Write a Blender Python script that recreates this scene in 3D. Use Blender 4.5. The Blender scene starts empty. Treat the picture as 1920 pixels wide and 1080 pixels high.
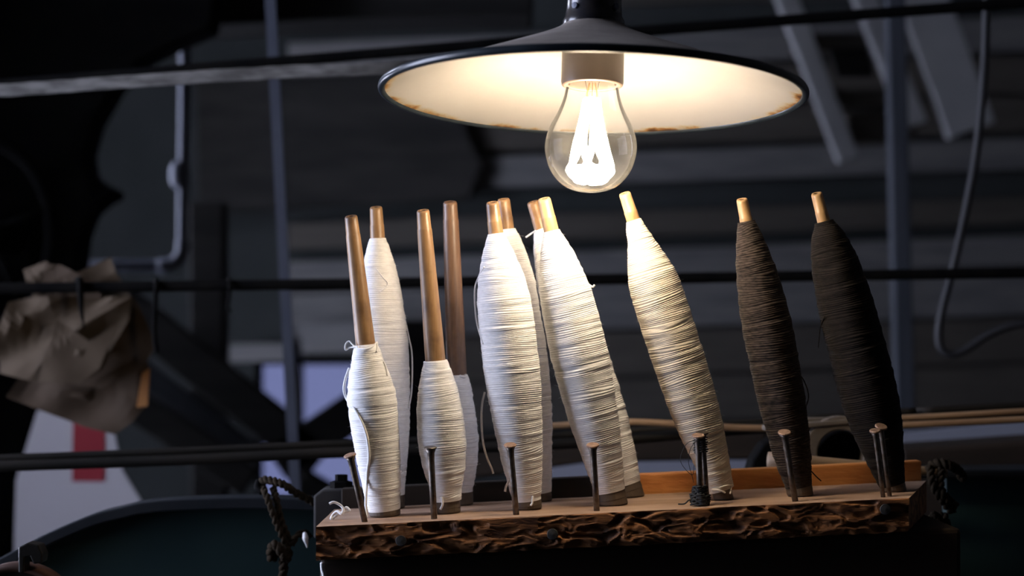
import bpy, bmesh, math, random
import numpy as np
from mathutils import Vector, Matrix, noise as mnoise

random.seed(7)
rng = np.random.default_rng(7)
C = bpy.context.scene.collection
SC = bpy.context.scene
R = math.radians

# ------------------------------------------------------------------ camera
F = 3000.0            # focal length in pixels of the 1920 px wide frame
HZ = 640.0            # pixel row of the camera's horizon
CZ = 1.40             # camera height
cam_d = bpy.data.cameras.new('camera')
cam = bpy.data.objects.new('camera', cam_d)
C.objects.link(cam)
cam.location = (0, 0, CZ)
cam.rotation_euler = (R(90), 0, 0)
cam_d.sensor_width = 36.0
cam_d.lens = 36.0 * F / 1920.0
cam_d.shift_y = (HZ - 540.0) / 1920.0
cam_d.clip_start = 0.02
cam_d.dof.use_dof = True
cam_d.dof.focus_distance = 1.022
cam_d.dof.aperture_fstop = 5.5
SC.camera = cam

# ------------------------------------------------------------------ world (overcast daylight, reaches the room through its windows)
SKY = (0.72, 0.77, 1.0)
SKY_STRENGTH = 18.5
w = bpy.data.worlds.new('daylight')
SC.world = w
w.use_nodes = True
w.node_tree.nodes['Background'].inputs[0].default_value = (*SKY, 1)
w.node_tree.nodes['Background'].inputs[1].default_value = SKY_STRENGTH

# the large window in the left wall: portal for the sky light
WX = -1.55
WINS = ((0.62, 1.62, 0.95, 2.55), (2.6, 3.35, 1.4, 2.25))     # y0 y1 z0 z1: left-wall window, then an unseen one added for light
for y0, y1, z0, z1 in WINS:
    pl = bpy.data.lights.new('window_portal', 'AREA')
    pl.shape = 'RECTANGLE'
    pl.size = z1 - z0
    pl.size_y = y1 - y0
    pl.cycles.is_portal = True
    po = bpy.data.objects.new('window_portal', pl)
    po.location = (WX - 0.02, (y0 + y1) / 2, (z0 + z1) / 2)
    po.rotation_euler = (0, R(-90), 0)
    C.objects.link(po)

BULB_STRENGTH = 114.0
BULB_COLOR = (1.0, 0.81, 0.58)

SC.view_settings.view_transform = 'Standard'
SC.view_settings.look = 'None'
SC.view_settings.gamma = 1.0
SC.view_settings.use_curve_mapping = False
SC.view_settings.exposure = 0.0


# ------------------------------------------------------------------ helpers
def P(px, py, Y):
    return Vector(((px - 960.0) / F * Y, Y, CZ - (py - HZ) / F * Y))


def tag(o, label=None, cat=None, group=None, kind=None):
    if label: o['label'] = label
    if cat: o['category'] = cat
    if group: o['group'] = group
    if kind: o['kind'] = kind
    return o


def thing(name, label, cat, loc=(0, 0, 0), group=None):
    o = bpy.data.objects.new(name, None)
    o.empty_display_size = 0.02
    o.location = loc
    C.objects.link(o)
    return tag(o, label, cat, group)


def root_loc(o):
    while o.parent is not None:
        o = o.parent
    return Vector(o.location)


def make(name, vf, mat, parent=None, smooth=False, local=False, bevel=0.0, loc=None):
    """Link vertices/faces (world space) as ONE mesh object, its origin at its root's."""
    verts, faces = vf
    off = Vector((0, 0, 0))
    if not local:
        off = root_loc(parent) if parent is not None else (Vector(loc) if loc is not None else off)
    me = bpy.data.meshes.new(name)
    me.from_pydata([tuple(Vector(v) - off) for v in verts], [], faces)
    me.update()
    bm = bmesh.new(); bm.from_mesh(me)
    bmesh.ops.recalc_face_normals(bm, faces=bm.faces)
    bm.to_mesh(me); bm.free()
    if smooth:
        me.polygons.foreach_set('use_smooth', [True] * len(me.polygons))
    if mat is not None:
        me.materials.append(mat)
    o = bpy.data.objects.new(name, me)
    C.objects.link(o)
    if parent is not None:
        o.parent = parent
    elif not local:
        o.location = off
    if bevel:
        b = o.modifiers.new('bevel', 'BEVEL'); b.width = bevel; b.segments = 2; b.limit_method = 'ANGLE'
    return o


def merge(*parts):
    V, Fs = [], []
    for v, f in parts:
        n = len(V)
        V += [Vector(x) for x in v]
        Fs += [tuple(i + n for i in q) for q in f]
    return V, Fs


def box(x0, x1, y0, y1, z0, z1):
    v = [(x, y, z) for x in (x0, x1) for y in (y0, y1) for z in (z0, z1)]
    f = [(0, 1, 3, 2), (4, 6, 7, 5), (0, 4, 5, 1), (2, 3, 7, 6), (0, 2, 6, 4), (1, 5, 7, 3)]
    return [Vector(a) for a in v], f


def bar(a, b, w, d, up=Vector((0, 0, 1))):
    """Rectangular bar from a to b: w across in the plane of `up`, d deep."""
    a, b = Vector(a), Vector(b)
    t = (b - a).normalized()
    s = t.cross(Vector((0, 1, 0)))
    if s.length < 1e-4: s = Vector((1, 0, 0))
    s.normalize()
    n = s.cross(t).normalized()
    v = []
    for e in (a, b):
        for i, j in ((-1, -1), (1, -1), (1, 1), (-1, 1)):
            v.append(e + s * (w / 2 * i) + n * (d / 2 * j))
    return v, [(0, 1, 2, 3), (7, 6, 5, 4), (0, 4, 5, 1), (1, 5, 6, 2), (2, 6, 7, 3), (3, 7, 4, 0)]


def prism(pts, Y, th):
    """Outline given as photo points on the plane at distance Y, extruded back by its real thickness."""
    f = [P(x, y, Y) for x, y in pts]
    n = len(f)
    b = [p + Vector((0, th, 0)) for p in f]
    faces = [tuple(range(n)), tuple(range(2 * n - 1, n - 1, -1))]
    for i in range(n):
        j = (i + 1) % n
        faces.append((i, j, n + j, n + i))
    return f + b, faces


def spline(pts, n):
    """Catmull-Rom through the points, n samples per span."""
    pts = [Vector(p) for p in pts]
    out = []
    for i in range(len(pts) - 1):
        p0 = pts[max(i - 1, 0)]; p1 = pts[i]; p2 = pts[i + 1]; p3 = pts[min(i + 2, len(pts) - 1)]
        for k in range(n):
            t = k / n
            out.append(0.5 * ((2 * p1) + (p2 - p0) * t + (2 * p0 - 5 * p1 + 4 * p2 - p3) * t * t + (3 * p1 - p0 - 3 * p2 + p3) * t ** 3))
    out.append(pts[-1])
    return out


def tube(pts, rad, seg=10, cap=True, closed=False):
    pts = [Vector(p) for p in pts]
    n = len(pts)
    if not hasattr(rad, '__len__'): rad = [rad] * n
    V, Fs = [], []
    t0 = (pts[1] - pts[0]).normalized()
    u = t0.orthogonal().normalized()
    for i, p in enumerate(pts):
        if closed: t = (pts[(i + 1) % n] - pts[i - 1]).normalized()
        elif i == 0: t = t0
        elif i == n - 1: t = (pts[-1] - pts[-2]).normalized()
        else: t = (pts[i + 1] - pts[i - 1]).normalized()
        u = (u - t * u.dot(t))
        u = u.normalized() if u.length > 1e-6 else t.orthogonal().normalized()
        v = t.cross(u)
        for k in range(seg):
            a = 2 * math.pi * k / seg
            V.append(p + (u * math.cos(a) + v * math.sin(a)) * rad[i])
    m = n if closed else n - 1
    for i in range(m):
        for k in range(seg):
            a = i * seg + k; b = i * seg + (k + 1) % seg
            c = ((i + 1) % n) * seg + (k + 1) % seg; d = ((i + 1) % n) * seg + k
            Fs.append((a, b, c, d))
    if cap and not closed:
        Fs.append(tuple(range(seg - 1, -1, -1)))
        Fs.append(tuple(range((n - 1) * seg, n * seg)))
    return V, Fs


def frame_of(t):
    t = Vector(t).normalized()
    u = Vector((1, 0, 0)); u = (u - t * u.dot(t)).normalized()
    return u, t.cross(u), t


def lathe(prof, seg=48, origin=(0, 0, 0), axis=(0, 0, 1)):
    """Profile [(radius, height)] turned about an axis; radius 0 closes an end."""
    o = Vector(origin); u, v, t = frame_of(axis)
    V, rings = [], []
    for r, z in prof:
        if r < 1e-7:
            rings.append([len(V)]); V.append(o + t * z)
        else:
            ids = []
            for k in range(seg):
                a = 2 * math.pi * k / seg
                ids.append(len(V)); V.append(o + t * z + (u * math.cos(a) + v * math.sin(a)) * r)
            rings.append(ids)
    Fs = []
    for A, B in zip(rings[:-1], rings[1:]):
        if len(A) == 1 and len(B) == 1: continue
        for k in range(seg):
            k2 = (k + 1) % seg
            if len(A) == 1: Fs.append((A[0], B[k2], B[k]))
            elif len(B) == 1: Fs.append((A[k], A[k2], B[0]))
            else: Fs.append((A[k], A[k2], B[k2], B[k]))
    return V, Fs


def ring_plate(cx, cy, r_px, outer, Y, th, seg=40):
    """A plate with a round hole: outer(angle) gives the outline's distance in pixels."""
    V, Fs = [], []
    for dy in (0, th):
        for rr in (lambda a: r_px, outer):
            for k in range(seg):
                a = 2 * math.pi * k / seg
                V.append(P(cx + rr(a) * math.cos(a), cy + rr(a) * math.sin(a), Y) + Vector((0, dy, 0)))
    s = seg
    for k in range(s):
        j = (k + 1) % s
        Fs += [(k, j, s + j, s + k), (2 * s + k, 3 * s + k, 3 * s + j, 2 * s + j), (k, 2 * s + k, 2 * s + j, j), (s + k, s + j, 3 * s + j, 3 * s + k)]
    return V, Fs


# ------------------------------------------------------------------ materials
def mat(name, col, rough=0.6, metal=0.0, col2=None, scale=20.0, detail=5.0, stretch=None, bump=0.0, bscale=None, spec=0.5, sheen=0.0, lo=0.35, hi=0.65, coat=0.0):
    m = bpy.data.materials.new(name); m.use_nodes = True
    nt = m.node_tree; N = nt.nodes; L = nt.links
    b = N['Principled BSDF']
    b.inputs['Base Color'].default_value = (*col, 1)
    b.inputs['Roughness'].default_value = rough
    b.inputs['Metallic'].default_value = metal
    b.inputs['Specular IOR Level'].default_value = spec
    b.inputs['Sheen Weight'].default_value = sheen
    b.inputs['Coat Weight'].default_value = coat
    tc = N.new('ShaderNodeTexCoord'); mp = N.new('ShaderNodeMapping')
    L.new(tc.outputs['Object'], mp.inputs[0])
    if stretch: mp.inputs['Scale'].default_value = stretch
    if col2 is not None:
        n = N.new('ShaderNodeTexNoise'); n.inputs['Scale'].default_value = scale; n.inputs['Detail'].default_value = detail
        L.new(mp.outputs[0], n.inputs['Vector'])
        rp = N.new('ShaderNodeValToRGB')
        rp.color_ramp.elements[0].position = lo; rp.color_ramp.elements[1].position = hi
        rp.color_ramp.elements[0].color = (*col, 1); rp.color_ramp.elements[1].color = (*col2, 1)
        L.new(n.outputs['Fac'], rp.inputs[0]); L.new(rp.outputs[0], b.inputs['Base Color'])
    if bump:
        n2 = N.new('ShaderNodeTexNoise'); n2.inputs['Scale'].default_value = bscale or scale * 3; n2.inputs['Detail'].default_value = 4
        L.new(mp.outputs[0], n2.inputs['Vector'])
        bp = N.new('ShaderNodeBump'); bp.inputs['Strength'].default_value = bump; bp.inputs['Distance'].default_value = 0.002
        L.new(n2.outputs['Fac'], bp.inputs['Height']); L.new(bp.outputs[0], b.inputs['Normal'])
    m.diffuse_color = (*col, 1)
    return m


M = {}
M['flange'] = mat('dark_blue_grey_flange', (0.010, 0.013, 0.017), 0.6, col2=(0.016, 0.019, 0.024), scale=30, spec=0.2)
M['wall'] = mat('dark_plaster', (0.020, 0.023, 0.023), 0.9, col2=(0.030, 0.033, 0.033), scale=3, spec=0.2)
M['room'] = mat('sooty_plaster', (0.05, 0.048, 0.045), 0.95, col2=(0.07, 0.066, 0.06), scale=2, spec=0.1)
M['plank'] = mat('weathered_plank', (0.085, 0.084, 0.086), 0.8, col2=(0.125, 0.122, 0.119), scale=6, stretch=(1, 8, 12), spec=0.2)
M['plank_brown'] = mat('brown_plank', (0.045, 0.040, 0.034), 0.8, col2=(0.062, 0.055, 0.047), scale=6, stretch=(1, 8, 12), spec=0.2)
M['beam'] = mat('black_timber', (0.010, 0.0095, 0.009), 0.85, col2=(0.02, 0.0185, 0.017), scale=6, stretch=(1, 6, 6), spec=0.15)
M['steps'] = mat('grey_painted_steps', (0.20, 0.20, 0.205), 0.85, col2=(0.26, 0.26, 0.26), scale=5, spec=0.15)
M['post'] = mat('blue_grey_timber', (0.02, 0.023, 0.029), 0.8, col2=(0.03, 0.033, 0.04), scale=8, stretch=(8, 8, 1), spec=0.3)
M['iron'] = mat('black_iron', (0.003, 0.003, 0.0032), 0.75, 0.0, col2=(0.006, 0.0055, 0.005), scale=40, spec=0.03)
M['teal'] = mat('dark_teal_enamelled_iron', (0.010, 0.028, 0.030), 0.45, col2=(0.016, 0.038, 0.038), scale=14, bump=0.15, spec=0.4)
M['pipe'] = mat('grey_painted_pipe', (0.085, 0.095, 0.135), 0.55, col2=(0.11, 0.12, 0.165), scale=20, spec=0.4)
M['rod_blue'] = mat('blue_grey_strap', (0.035, 0.038, 0.053), 0.7, col2=(0.045, 0.05, 0.065), scale=20, spec=0.2)
M['belt'] = mat('worn_grey_belt', (0.10, 0.096, 0.09), 0.85, col2=(0.23, 0.223, 0.213), scale=90, stretch=(0.5, 1, 2), spec=0.25, bump=0.3)
M['cable'] = mat('black_cable', (0.016, 0.016, 0.018), 0.6, col2=(0.022, 0.022, 0.024), scale=30, spec=0.3)
M['kraft'] = mat('brown_kraft_paper', (0.066, 0.046, 0.029), 0.85, col2=(0.095, 0.068, 0.043), scale=9, bump=0.1, bscale=20, spec=0.2)
M['kraft_dark'] = mat('dark_kraft_paper', (0.046, 0.030, 0.018), 0.85, col2=(0.07, 0.045, 0.027), scale=9, bump=0.1, bscale=20, spec=0.2)
M['kraft_edge'] = mat('orange_paper_edge', (0.30, 0.12, 0.03), 0.8, col2=(0.34, 0.15, 0.04), scale=20)
M['white_paper'] = mat('white_paper', (0.42, 0.40, 0.42), 0.8, col2=(0.46, 0.44, 0.46), scale=3, spec=0.2)
M['red'] = mat('red_print', (0.25, 0.022, 0.032), 0.7, col2=(0.29, 0.027, 0.037), scale=6, spec=0.2)
M['rod_wood'] = mat('brown_wooden_rod', (0.22, 0.13, 0.07), 0.5, col2=(0.32, 0.2, 0.11), scale=12, stretch=(1, 10, 10), spec=0.4)
M['rod_dark'] = mat('dark_rod', (0.010, 0.009, 0.007), 0.6, col2=(0.018, 0.015, 0.012), scale=12, stretch=(1, 10, 10), spec=0.12)
M['rope'] = mat('brown_hemp_rope', (0.020, 0.014, 0.008), 0.9, col2=(0.034, 0.024, 0.014), scale=300, bump=0.5, bscale=700, spec=0.1)
M['cast'] = mat('dusty_cast_iron', (0.10, 0.08, 0.06), 0.7, 0.2, col2=(0.15, 0.12, 0.09), scale=25, bump=0.2)
M['stick'] = mat('pale_wooden_stick', (0.23, 0.16, 0.10), 0.55, col2=(0.30, 0.21, 0.13), scale=30, stretch=(1, 10, 10))
M['pale_sheet'] = mat('blue_grey_sheet', (0.19, 0.197, 0.24), 0.7, col2=(0.22, 0.227, 0.265), scale=3, spec=0.3)
M['nail'] = mat('steel_nail', (0.16, 0.14, 0.125), 0.42, 0.9, col2=(0.10, 0.075, 0.055), scale=350, spec=0.5)
M['nail_rust'] = mat('rusty_nail_head', (0.36, 0.24, 0.17), 0.6, 0.5, col2=(0.22, 0.13, 0.09), scale=500)
M['screw'] = mat('dull_nail_head', (0.06, 0.06, 0.06), 0.5, 0.6, col2=(0.10, 0.1, 0.1), scale=400)
M['black_thread'] = mat('black_thread', (0.012, 0.013, 0.014), 0.9, col2=(0.02, 0.021, 0.022), scale=500)
M['clip'] = mat('dark_clip_steel', (0.02, 0.019, 0.018), 0.35, 0.4, col2=(0.03, 0.028, 0.026), scale=60)
M['brown_rim'] = mat('brown_wheel_rim', (0.060, 0.022, 0.010), 0.6, col2=(0.08, 0.03, 0.014), scale=30)
M['pirn_base'] = mat('dark_pirn_foot', (0.075, 0.055, 0.04), 0.6, col2=(0.11, 0.08, 0.055), scale=60)
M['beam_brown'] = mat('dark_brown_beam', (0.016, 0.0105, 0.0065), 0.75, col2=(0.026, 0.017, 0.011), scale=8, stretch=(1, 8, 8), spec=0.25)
M['block'] = mat('grey_wood_block', (0.034, 0.032, 0.032), 0.85, col2=(0.048, 0.045, 0.043), scale=30, spec=0.2)


def yarn_mat(name, c1, c2, rough=0.9, sheen=0.25, fib=0.35):
    m = bpy.data.materials.new(name); m.use_nodes = True
    nt = m.node_tree; N = nt.nodes; L = nt.links
    b = N['Principled BSDF']
    b.inputs['Roughness'].default_value = rough
    b.inputs['Specular IOR Level'].default_value = 0.15
    b.inputs['Sheen Weight'].default_value = sheen
    tc = N.new('ShaderNodeTexCoord')
    mp = N.new('ShaderNodeMapping'); mp.inputs['Scale'].default_value = (1, 1, 3.2)
    L.new(tc.outputs['Object'], mp.inputs[0])
    n = N.new('ShaderNodeTexNoise'); n.inputs['Scale'].default_value = 260; n.inputs['Detail'].default_value = 6
    L.new(mp.outputs[0], n.inputs['Vector'])
    rp = N.new('ShaderNodeValToRGB')
    rp.color_ramp.elements[0].position = 0.3; rp.color_ramp.elements[1].position = 0.7
    rp.color_ramp.elements[0].color = (*c1, 1); rp.color_ramp.elements[1].color = (*c2, 1)
    L.new(n.outputs['Fac'], rp.inputs[0]); L.new(rp.outputs[0], b.inputs['Base Color'])
    n2 = N.new('ShaderNodeTexNoise'); n2.inputs['Scale'].default_value = 1300; n2.inputs['Detail'].default_value = 3
    L.new(mp.outputs[0], n2.inputs['Vector'])
    bp = N.new('ShaderNodeBump'); bp.inputs['Strength'].default_value = fib; bp.inputs['Distance'].default_value = 0.0006
    L.new(n2.outputs['Fac'], bp.inputs['Height']); L.new(bp.outputs[0], b.inputs['Normal'])
    return m


M['yarn_white'] = yarn_mat('white_cotton_yarn', (0.78, 0.77, 0.76), (0.90, 0.89, 0.88))
M['yarn_cream'] = yarn_mat('cream_wool_yarn', (0.66, 0.59, 0.48), (0.78, 0.71, 0.60))
M['yarn_brown'] = yarn_mat('charcoal_brown_wool_yarn', (0.008, 0.0058, 0.005), (0.070, 0.051, 0.041), sheen=0.1)
M['yarn_black'] = yarn_mat('black_wool_yarn', (0.003, 0.0023, 0.002), (0.018, 0.0132, 0.011), sheen=0.06)


def wood_mat(name, c1, c2, c3, rough=0.38):
    """Turned, handled wood: long grain, dark worn stains."""
    m = bpy.data.materials.new(name); m.use_nodes = True
    nt = m.node_tree; N = nt.nodes; L = nt.links
    b = N['Principled BSDF']; b.inputs['Roughness'].default_value = rough
    b.inputs['Specular IOR Level'].default_value = 0.5
    tc = N.new('ShaderNodeTexCoord')
    mp = N.new('ShaderNodeMapping'); mp.inputs['Scale'].default_value = (1, 1, 0.08)
    L.new(tc.outputs['Object'], mp.inputs[0])
    n = N.new('ShaderNodeTexNoise'); n.inputs['Scale'].default_value = 700; n.inputs['Detail'].default_value = 4
    L.new(mp.outputs[0], n.inputs['Vector'])
    rp = N.new('ShaderNodeValToRGB')
    rp.color_ramp.elements[0].position = 0.3; rp.color_ramp.elements[1].position = 0.7
    rp.color_ramp.elements[0].color = (*c1, 1); rp.color_ramp.elements[1].color = (*c2, 1)
    L.new(n.outputs['Fac'], rp.inputs[0])
    n2 = N.new('ShaderNodeTexNoise'); n2.inputs['Scale'].default_value = 60; n2.inputs['Detail'].default_value = 6
    L.new(tc.outputs['Object'], n2.inputs['Vector'])
    rp2 = N.new('ShaderNodeValToRGB'); rp2.color_ramp.elements[0].position = 0.5; rp2.color_ramp.elements[1].position = 0.72
    L.new(n2.outputs['Fac'], rp2.inputs[0])
    mx = N.new('ShaderNodeMix'); mx.data_type = 'RGBA'
    L.new(rp2.outputs[0], mx.inputs[0]); L.new(rp.outputs[0], mx.inputs[6]); mx.inputs[7].default_value = (*c3, 1)
    L.new(mx.outputs[2], b.inputs['Base Color'])
    bp = N.new('ShaderNodeBump'); bp.inputs['Strength'].default_value = 0.15; bp.inputs['Distance'].default_value = 0.0006
    L.new(n.outputs['Fac'], bp.inputs['Height']); L.new(bp.outputs[0], b.inputs['Normal'])
    return m


M['wood'] = wood_mat('turned_wood', (0.25, 0.135, 0.06), (0.34, 0.20, 0.095), (0.15, 0.08, 0.04))
M['wood_dark'] = wood_mat('dark_turned_wood', (0.13, 0.07, 0.04), (0.19, 0.105, 0.06), (0.08, 0.045, 0.03))
M['wood_pale'] = wood_mat('pale_turned_wood', (0.40, 0.24, 0.105), (0.50, 0.32, 0.155), (0.26, 0.14, 0.06))
M['wood_hole'] = mat('dark_bore', (0.02, 0.012, 0.008), 0.9, col2=(0.03, 0.018, 0.012), scale=300)


def board_mat():
    m = bpy.data.materials.new('rough_hewn_board'); m.use_nodes = True
    nt = m.node_tree; N = nt.nodes; L = nt.links
    b = N['Principled BSDF']; b.inputs['Roughness'].default_value = 0.62
    b.inputs['Specular IOR Level'].default_value = 0.35
    tc = N.new('ShaderNodeTexCoord')
    mp = N.new('ShaderNodeMapping'); mp.inputs['Scale'].default_value = (0.35, 1.4, 1.4)
    L.new(tc.outputs['Object'], mp.inputs[0])
    n = N.new('ShaderNodeTexNoise'); n.inputs['Scale'].default_value = 130; n.inputs['Detail'].default_value = 6
    L.new(mp.outputs[0], n.inputs['Vector'])
    rp = N.new('ShaderNodeValToRGB')
    rp.color_ramp.elements[0].position = 0.36; rp.color_ramp.elements[1].position = 0.66
    rp.color_ramp.elements[0].color = (0.075, 0.030, 0.013, 1); rp.color_ramp.elements[1].color = (0.42, 0.175, 0.06, 1)
    L.new(n.outputs['Fac'], rp.inputs[0])
    # pale dust lying on the upward face
    g = N.new('ShaderNodeNewGeometry'); sx = N.new('ShaderNodeSeparateXYZ')
    L.new(g.outputs['True Normal'], sx.inputs[0])
    mr = N.new('ShaderNodeMapRange'); mr.inputs[1].default_value = 0.93; mr.inputs[2].default_value = 0.995
    L.new(sx.outputs['Z'], mr.inputs[0])
    n3 = N.new('ShaderNodeTexNoise'); n3.inputs['Scale'].default_value = 45; n3.inputs['Detail'].default_value = 5
    L.new(mp.outputs[0], n3.inputs['Vector'])
    rp3 = N.new('ShaderNodeValToRGB')
    rp3.color_ramp.elements[0].position = 0.35; rp3.color_ramp.elements[1].position = 0.65
    rp3.color_ramp.elements[0].color = (0.30, 0.185, 0.12, 1); rp3.color_ramp.elements[1].color = (0.42, 0.28, 0.19, 1)
    L.new(n3.outputs['Fac'], rp3.inputs[0])
    mx = N.new('ShaderNodeMix'); mx.data_type = 'RGBA'
    L.new(mr.outputs[0], mx.inputs[0]); L.new(rp.outputs[0], mx.inputs[6]); L.new(rp3.outputs[0], mx.inputs[7])
    L.new(mx.outputs[2], b.inputs['Base Color'])
    n2 = N.new('ShaderNodeTexNoise'); n2.inputs['Scale'].default_value = 600; n2.inputs['Detail'].default_value = 5
    L.new(mp.outputs[0], n2.inputs['Vector'])
    bp = N.new('ShaderNodeBump'); bp.inputs['Strength'].default_value = 0.35; bp.inputs['Distance'].default_value = 0.001
    L.new(n2.outputs['Fac'], bp.inputs['Height']); L.new(bp.outputs[0], b.inputs['Normal'])
    return m


M['board'] = board_mat()
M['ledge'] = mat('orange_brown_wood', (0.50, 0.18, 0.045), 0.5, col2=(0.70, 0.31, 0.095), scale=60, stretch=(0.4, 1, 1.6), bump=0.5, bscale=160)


def glass_mat(name, tint=(1, 1, 1), ior=1.5, rough=0.02, veil=0.0):
    m = bpy.data.materials.new(name); m.use_nodes = True
    nt = m.node_tree; N = nt.nodes; L = nt.links
    for n in list(N): N.remove(n)
    out = N.new('ShaderNodeOutputMaterial')
    tr = N.new('ShaderNodeBsdfTransparent'); tr.inputs[0].default_value = (*tint, 1)
    gl = N.new('ShaderNodeBsdfGlossy'); gl.inputs['Roughness'].default_value = rough
    fr = N.new('ShaderNodeFresnel'); fr.inputs[0].default_value = ior
    mx = N.new('ShaderNodeMixShader')
    L.new(fr.outputs[0], mx.inputs[0]); L.new(tr.outputs[0], mx.inputs[1]); L.new(gl.outputs[0], mx.inputs[2])
    last = mx
    if veil:
        # translucent veil that puts the filament's glare and haze into the glass
        df = N.new('ShaderNodeBsdfTranslucent'); df.inputs[0].default_value = (0.9, 0.88, 0.84, 1)
        nz = N.new('ShaderNodeTexNoise'); nz.inputs['Scale'].default_value = 60; nz.inputs['Detail'].default_value = 6
        tc = N.new('ShaderNodeTexCoord'); L.new(tc.outputs['Object'], nz.inputs['Vector'])
        mr = N.new('ShaderNodeMapRange'); mr.inputs[1].default_value = 0.35; mr.inputs[2].default_value = 0.75
        mr.inputs[3].default_value = veil * 0.4; mr.inputs[4].default_value = veil
        L.new(nz.outputs['Fac'], mr.inputs[0])
        m2 = N.new('ShaderNodeMixShader')
        L.new(mr.outputs[0], m2.inputs[0]); L.new(mx.outputs[0], m2.inputs[1]); L.new(df.outputs[0], m2.inputs[2])
        last = m2
    L.new(last.outputs[0], out.inputs[0])
    return m


M['bulb_glass'] = glass_mat('clear_bulb_glass', (0.997, 0.997, 0.997), 1.11, 0.015, veil=0.015)
M['window_glass'] = glass_mat('window_glass', (0.95, 0.96, 0.97))
M['grimy_glass'] = glass_mat('grimy_window_glass', (0.112, 0.116, 0.146))


def emit_mat(name, col, s):
    m = bpy.data.materials.new(name); m.use_nodes = True
    nt = m.node_tree; N = nt.nodes
    for n in list(N): N.remove(n)
    out = N.new('ShaderNodeOutputMaterial'); e = N.new('ShaderNodeEmission')
    e.inputs[0].default_value = (*col, 1); e.inputs[1].default_value = s
    nt.links.new(e.outputs[0], out.inputs[0])
    return m


M['filament'] = emit_mat('glowing_filament', BULB_COLOR, BULB_STRENGTH)


def enamel_mat(rim_r):
    """White enamel with rust and chips creeping in from the rim."""
    m = bpy.data.materials.new('white_enamel'); m.use_nodes = True
    nt = m.node_tree; N = nt.nodes; L = nt.links
    b = N['Principled BSDF']; b.inputs['Roughness'].default_value = 0.28; b.inputs['Coat Weight'].default_value = 0.2
    tc = N.new('ShaderNodeTexCoord')
    sp = N.new('ShaderNodeSeparateXYZ'); L.new(tc.outputs['Object'], sp.inputs[0])
    cb = N.new('ShaderNodeCombineXYZ'); L.new(sp.outputs['X'], cb.inputs['X']); L.new(sp.outputs['Y'], cb.inputs['Y'])
    ln = N.new('ShaderNodeVectorMath'); ln.operation = 'LENGTH'; L.new(cb.outputs[0], ln.inputs[0])
    dv = N.new('ShaderNodeMath'); dv.operation = 'DIVIDE'; dv.inputs[1].default_value = rim_r; L.new(ln.outputs['Value'], dv.inputs[0])
    n = N.new('ShaderNodeTexNoise'); n.inputs['Scale'].default_value = 28; n.inputs['Detail'].default_value = 9; n.inputs['Roughness'].default_value = 0.65
    L.new(tc.outputs['Object'], n.inputs['Vector'])
    ad = N.new('ShaderNodeMath'); ad.operation = 'MULTIPLY_ADD'; ad.inputs[1].default_value = 1.4
    sc = N.new('ShaderNodeMath'); sc.operation = 'MULTIPLY_ADD'; sc.inputs[1].default_value = 4.0; sc.inputs[2].default_value = -3.67
    L.new(dv.outputs[0], sc.inputs[0])
    L.new(n.outputs['Fac'], ad.inputs[0]); L.new(sc.outputs[0], ad.inputs[2])
    rp = N.new('ShaderNodeValToRGB'); e = rp.color_ramp.elements
    e[0].position = 0.0; e[0].color = (0.50, 0.475, 0.445, 1)
    e[1].position = 1.0; e[1].color = (0.05, 0.02, 0.01, 1)
    for p, c in ((0.52, (0.50, 0.475, 0.445, 1)), (0.60, (0.50, 0.43, 0.33, 1)), (0.66, (0.44, 0.32, 0.18, 1)), (0.72, (0.36, 0.17, 0.05, 1)), (0.80, (0.10, 0.045, 0.02, 1))):
        x = e.new(p); x.color = c
    mr = N.new('ShaderNodeMapRange'); mr.inputs[1].default_value = 0.40; mr.inputs[2].default_value = 1.32
    L.new(ad.outputs[0], mr.inputs[0]); L.new(mr.outputs[0], rp.inputs[0])
    # fine grey crazing
    n4 = N.new('ShaderNodeTexNoise'); n4.inputs['Scale'].default_value = 16; n4.inputs['Detail'].default_value = 8
    L.new(tc.outputs['Object'], n4.inputs['Vector'])
    rp4 = N.new('ShaderNodeValToRGB'); rp4.color_ramp.elements[0].position = 0.3; rp4.color_ramp.elements[1].position = 0.7
    rp4.color_ramp.elements[0].color = (0.86, 0.86, 0.86, 1); rp4.color_ramp.elements[1].color = (1, 1, 1, 1)
    L.new(n4.outputs['Fac'], rp4.inputs[0])
    mu = N.new('ShaderNodeMix'); mu.data_type = 'RGBA'; mu.blend_type = 'MULTIPLY'; mu.inputs[0].default_value = 1
    L.new(rp.outputs[0], mu.inputs[6]); L.new(rp4.outputs[0], mu.inputs[7])
    L.new(mu.outputs[2], b.inputs['Base Color'])
    return m


# ------------------------------------------------------------------ the room
BY = 4.0      # back wall
XL, XR, YF, ZC = WX, 1.9, -1.6, 2.75
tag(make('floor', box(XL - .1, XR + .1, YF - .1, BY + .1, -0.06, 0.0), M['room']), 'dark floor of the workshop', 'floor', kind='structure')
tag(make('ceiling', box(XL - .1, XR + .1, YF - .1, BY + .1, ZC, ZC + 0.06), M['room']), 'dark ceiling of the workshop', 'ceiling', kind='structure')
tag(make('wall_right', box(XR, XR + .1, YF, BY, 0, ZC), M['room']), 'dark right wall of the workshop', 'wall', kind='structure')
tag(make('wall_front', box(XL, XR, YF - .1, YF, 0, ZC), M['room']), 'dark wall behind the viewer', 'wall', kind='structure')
(ya0, ya1, z0, z1), (yb0, yb1, _, _) = WINS
wl = make('wall_left', merge(box(XL - .1, XL, YF, ya0, 0, ZC), box(XL - .1, XL, ya1, yb0, 0, ZC), box(XL - .1, XL, yb1, BY, 0, ZC),
                             *[box(XL - .1, XL, a, b, 0, z0) for a, b in ((ya0, ya1), (yb0, yb1))], *[box(XL - .1, XL, a, b, z1, ZC) for a, b in ((ya0, ya1), (yb0, yb1))]), M['room'])
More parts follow.
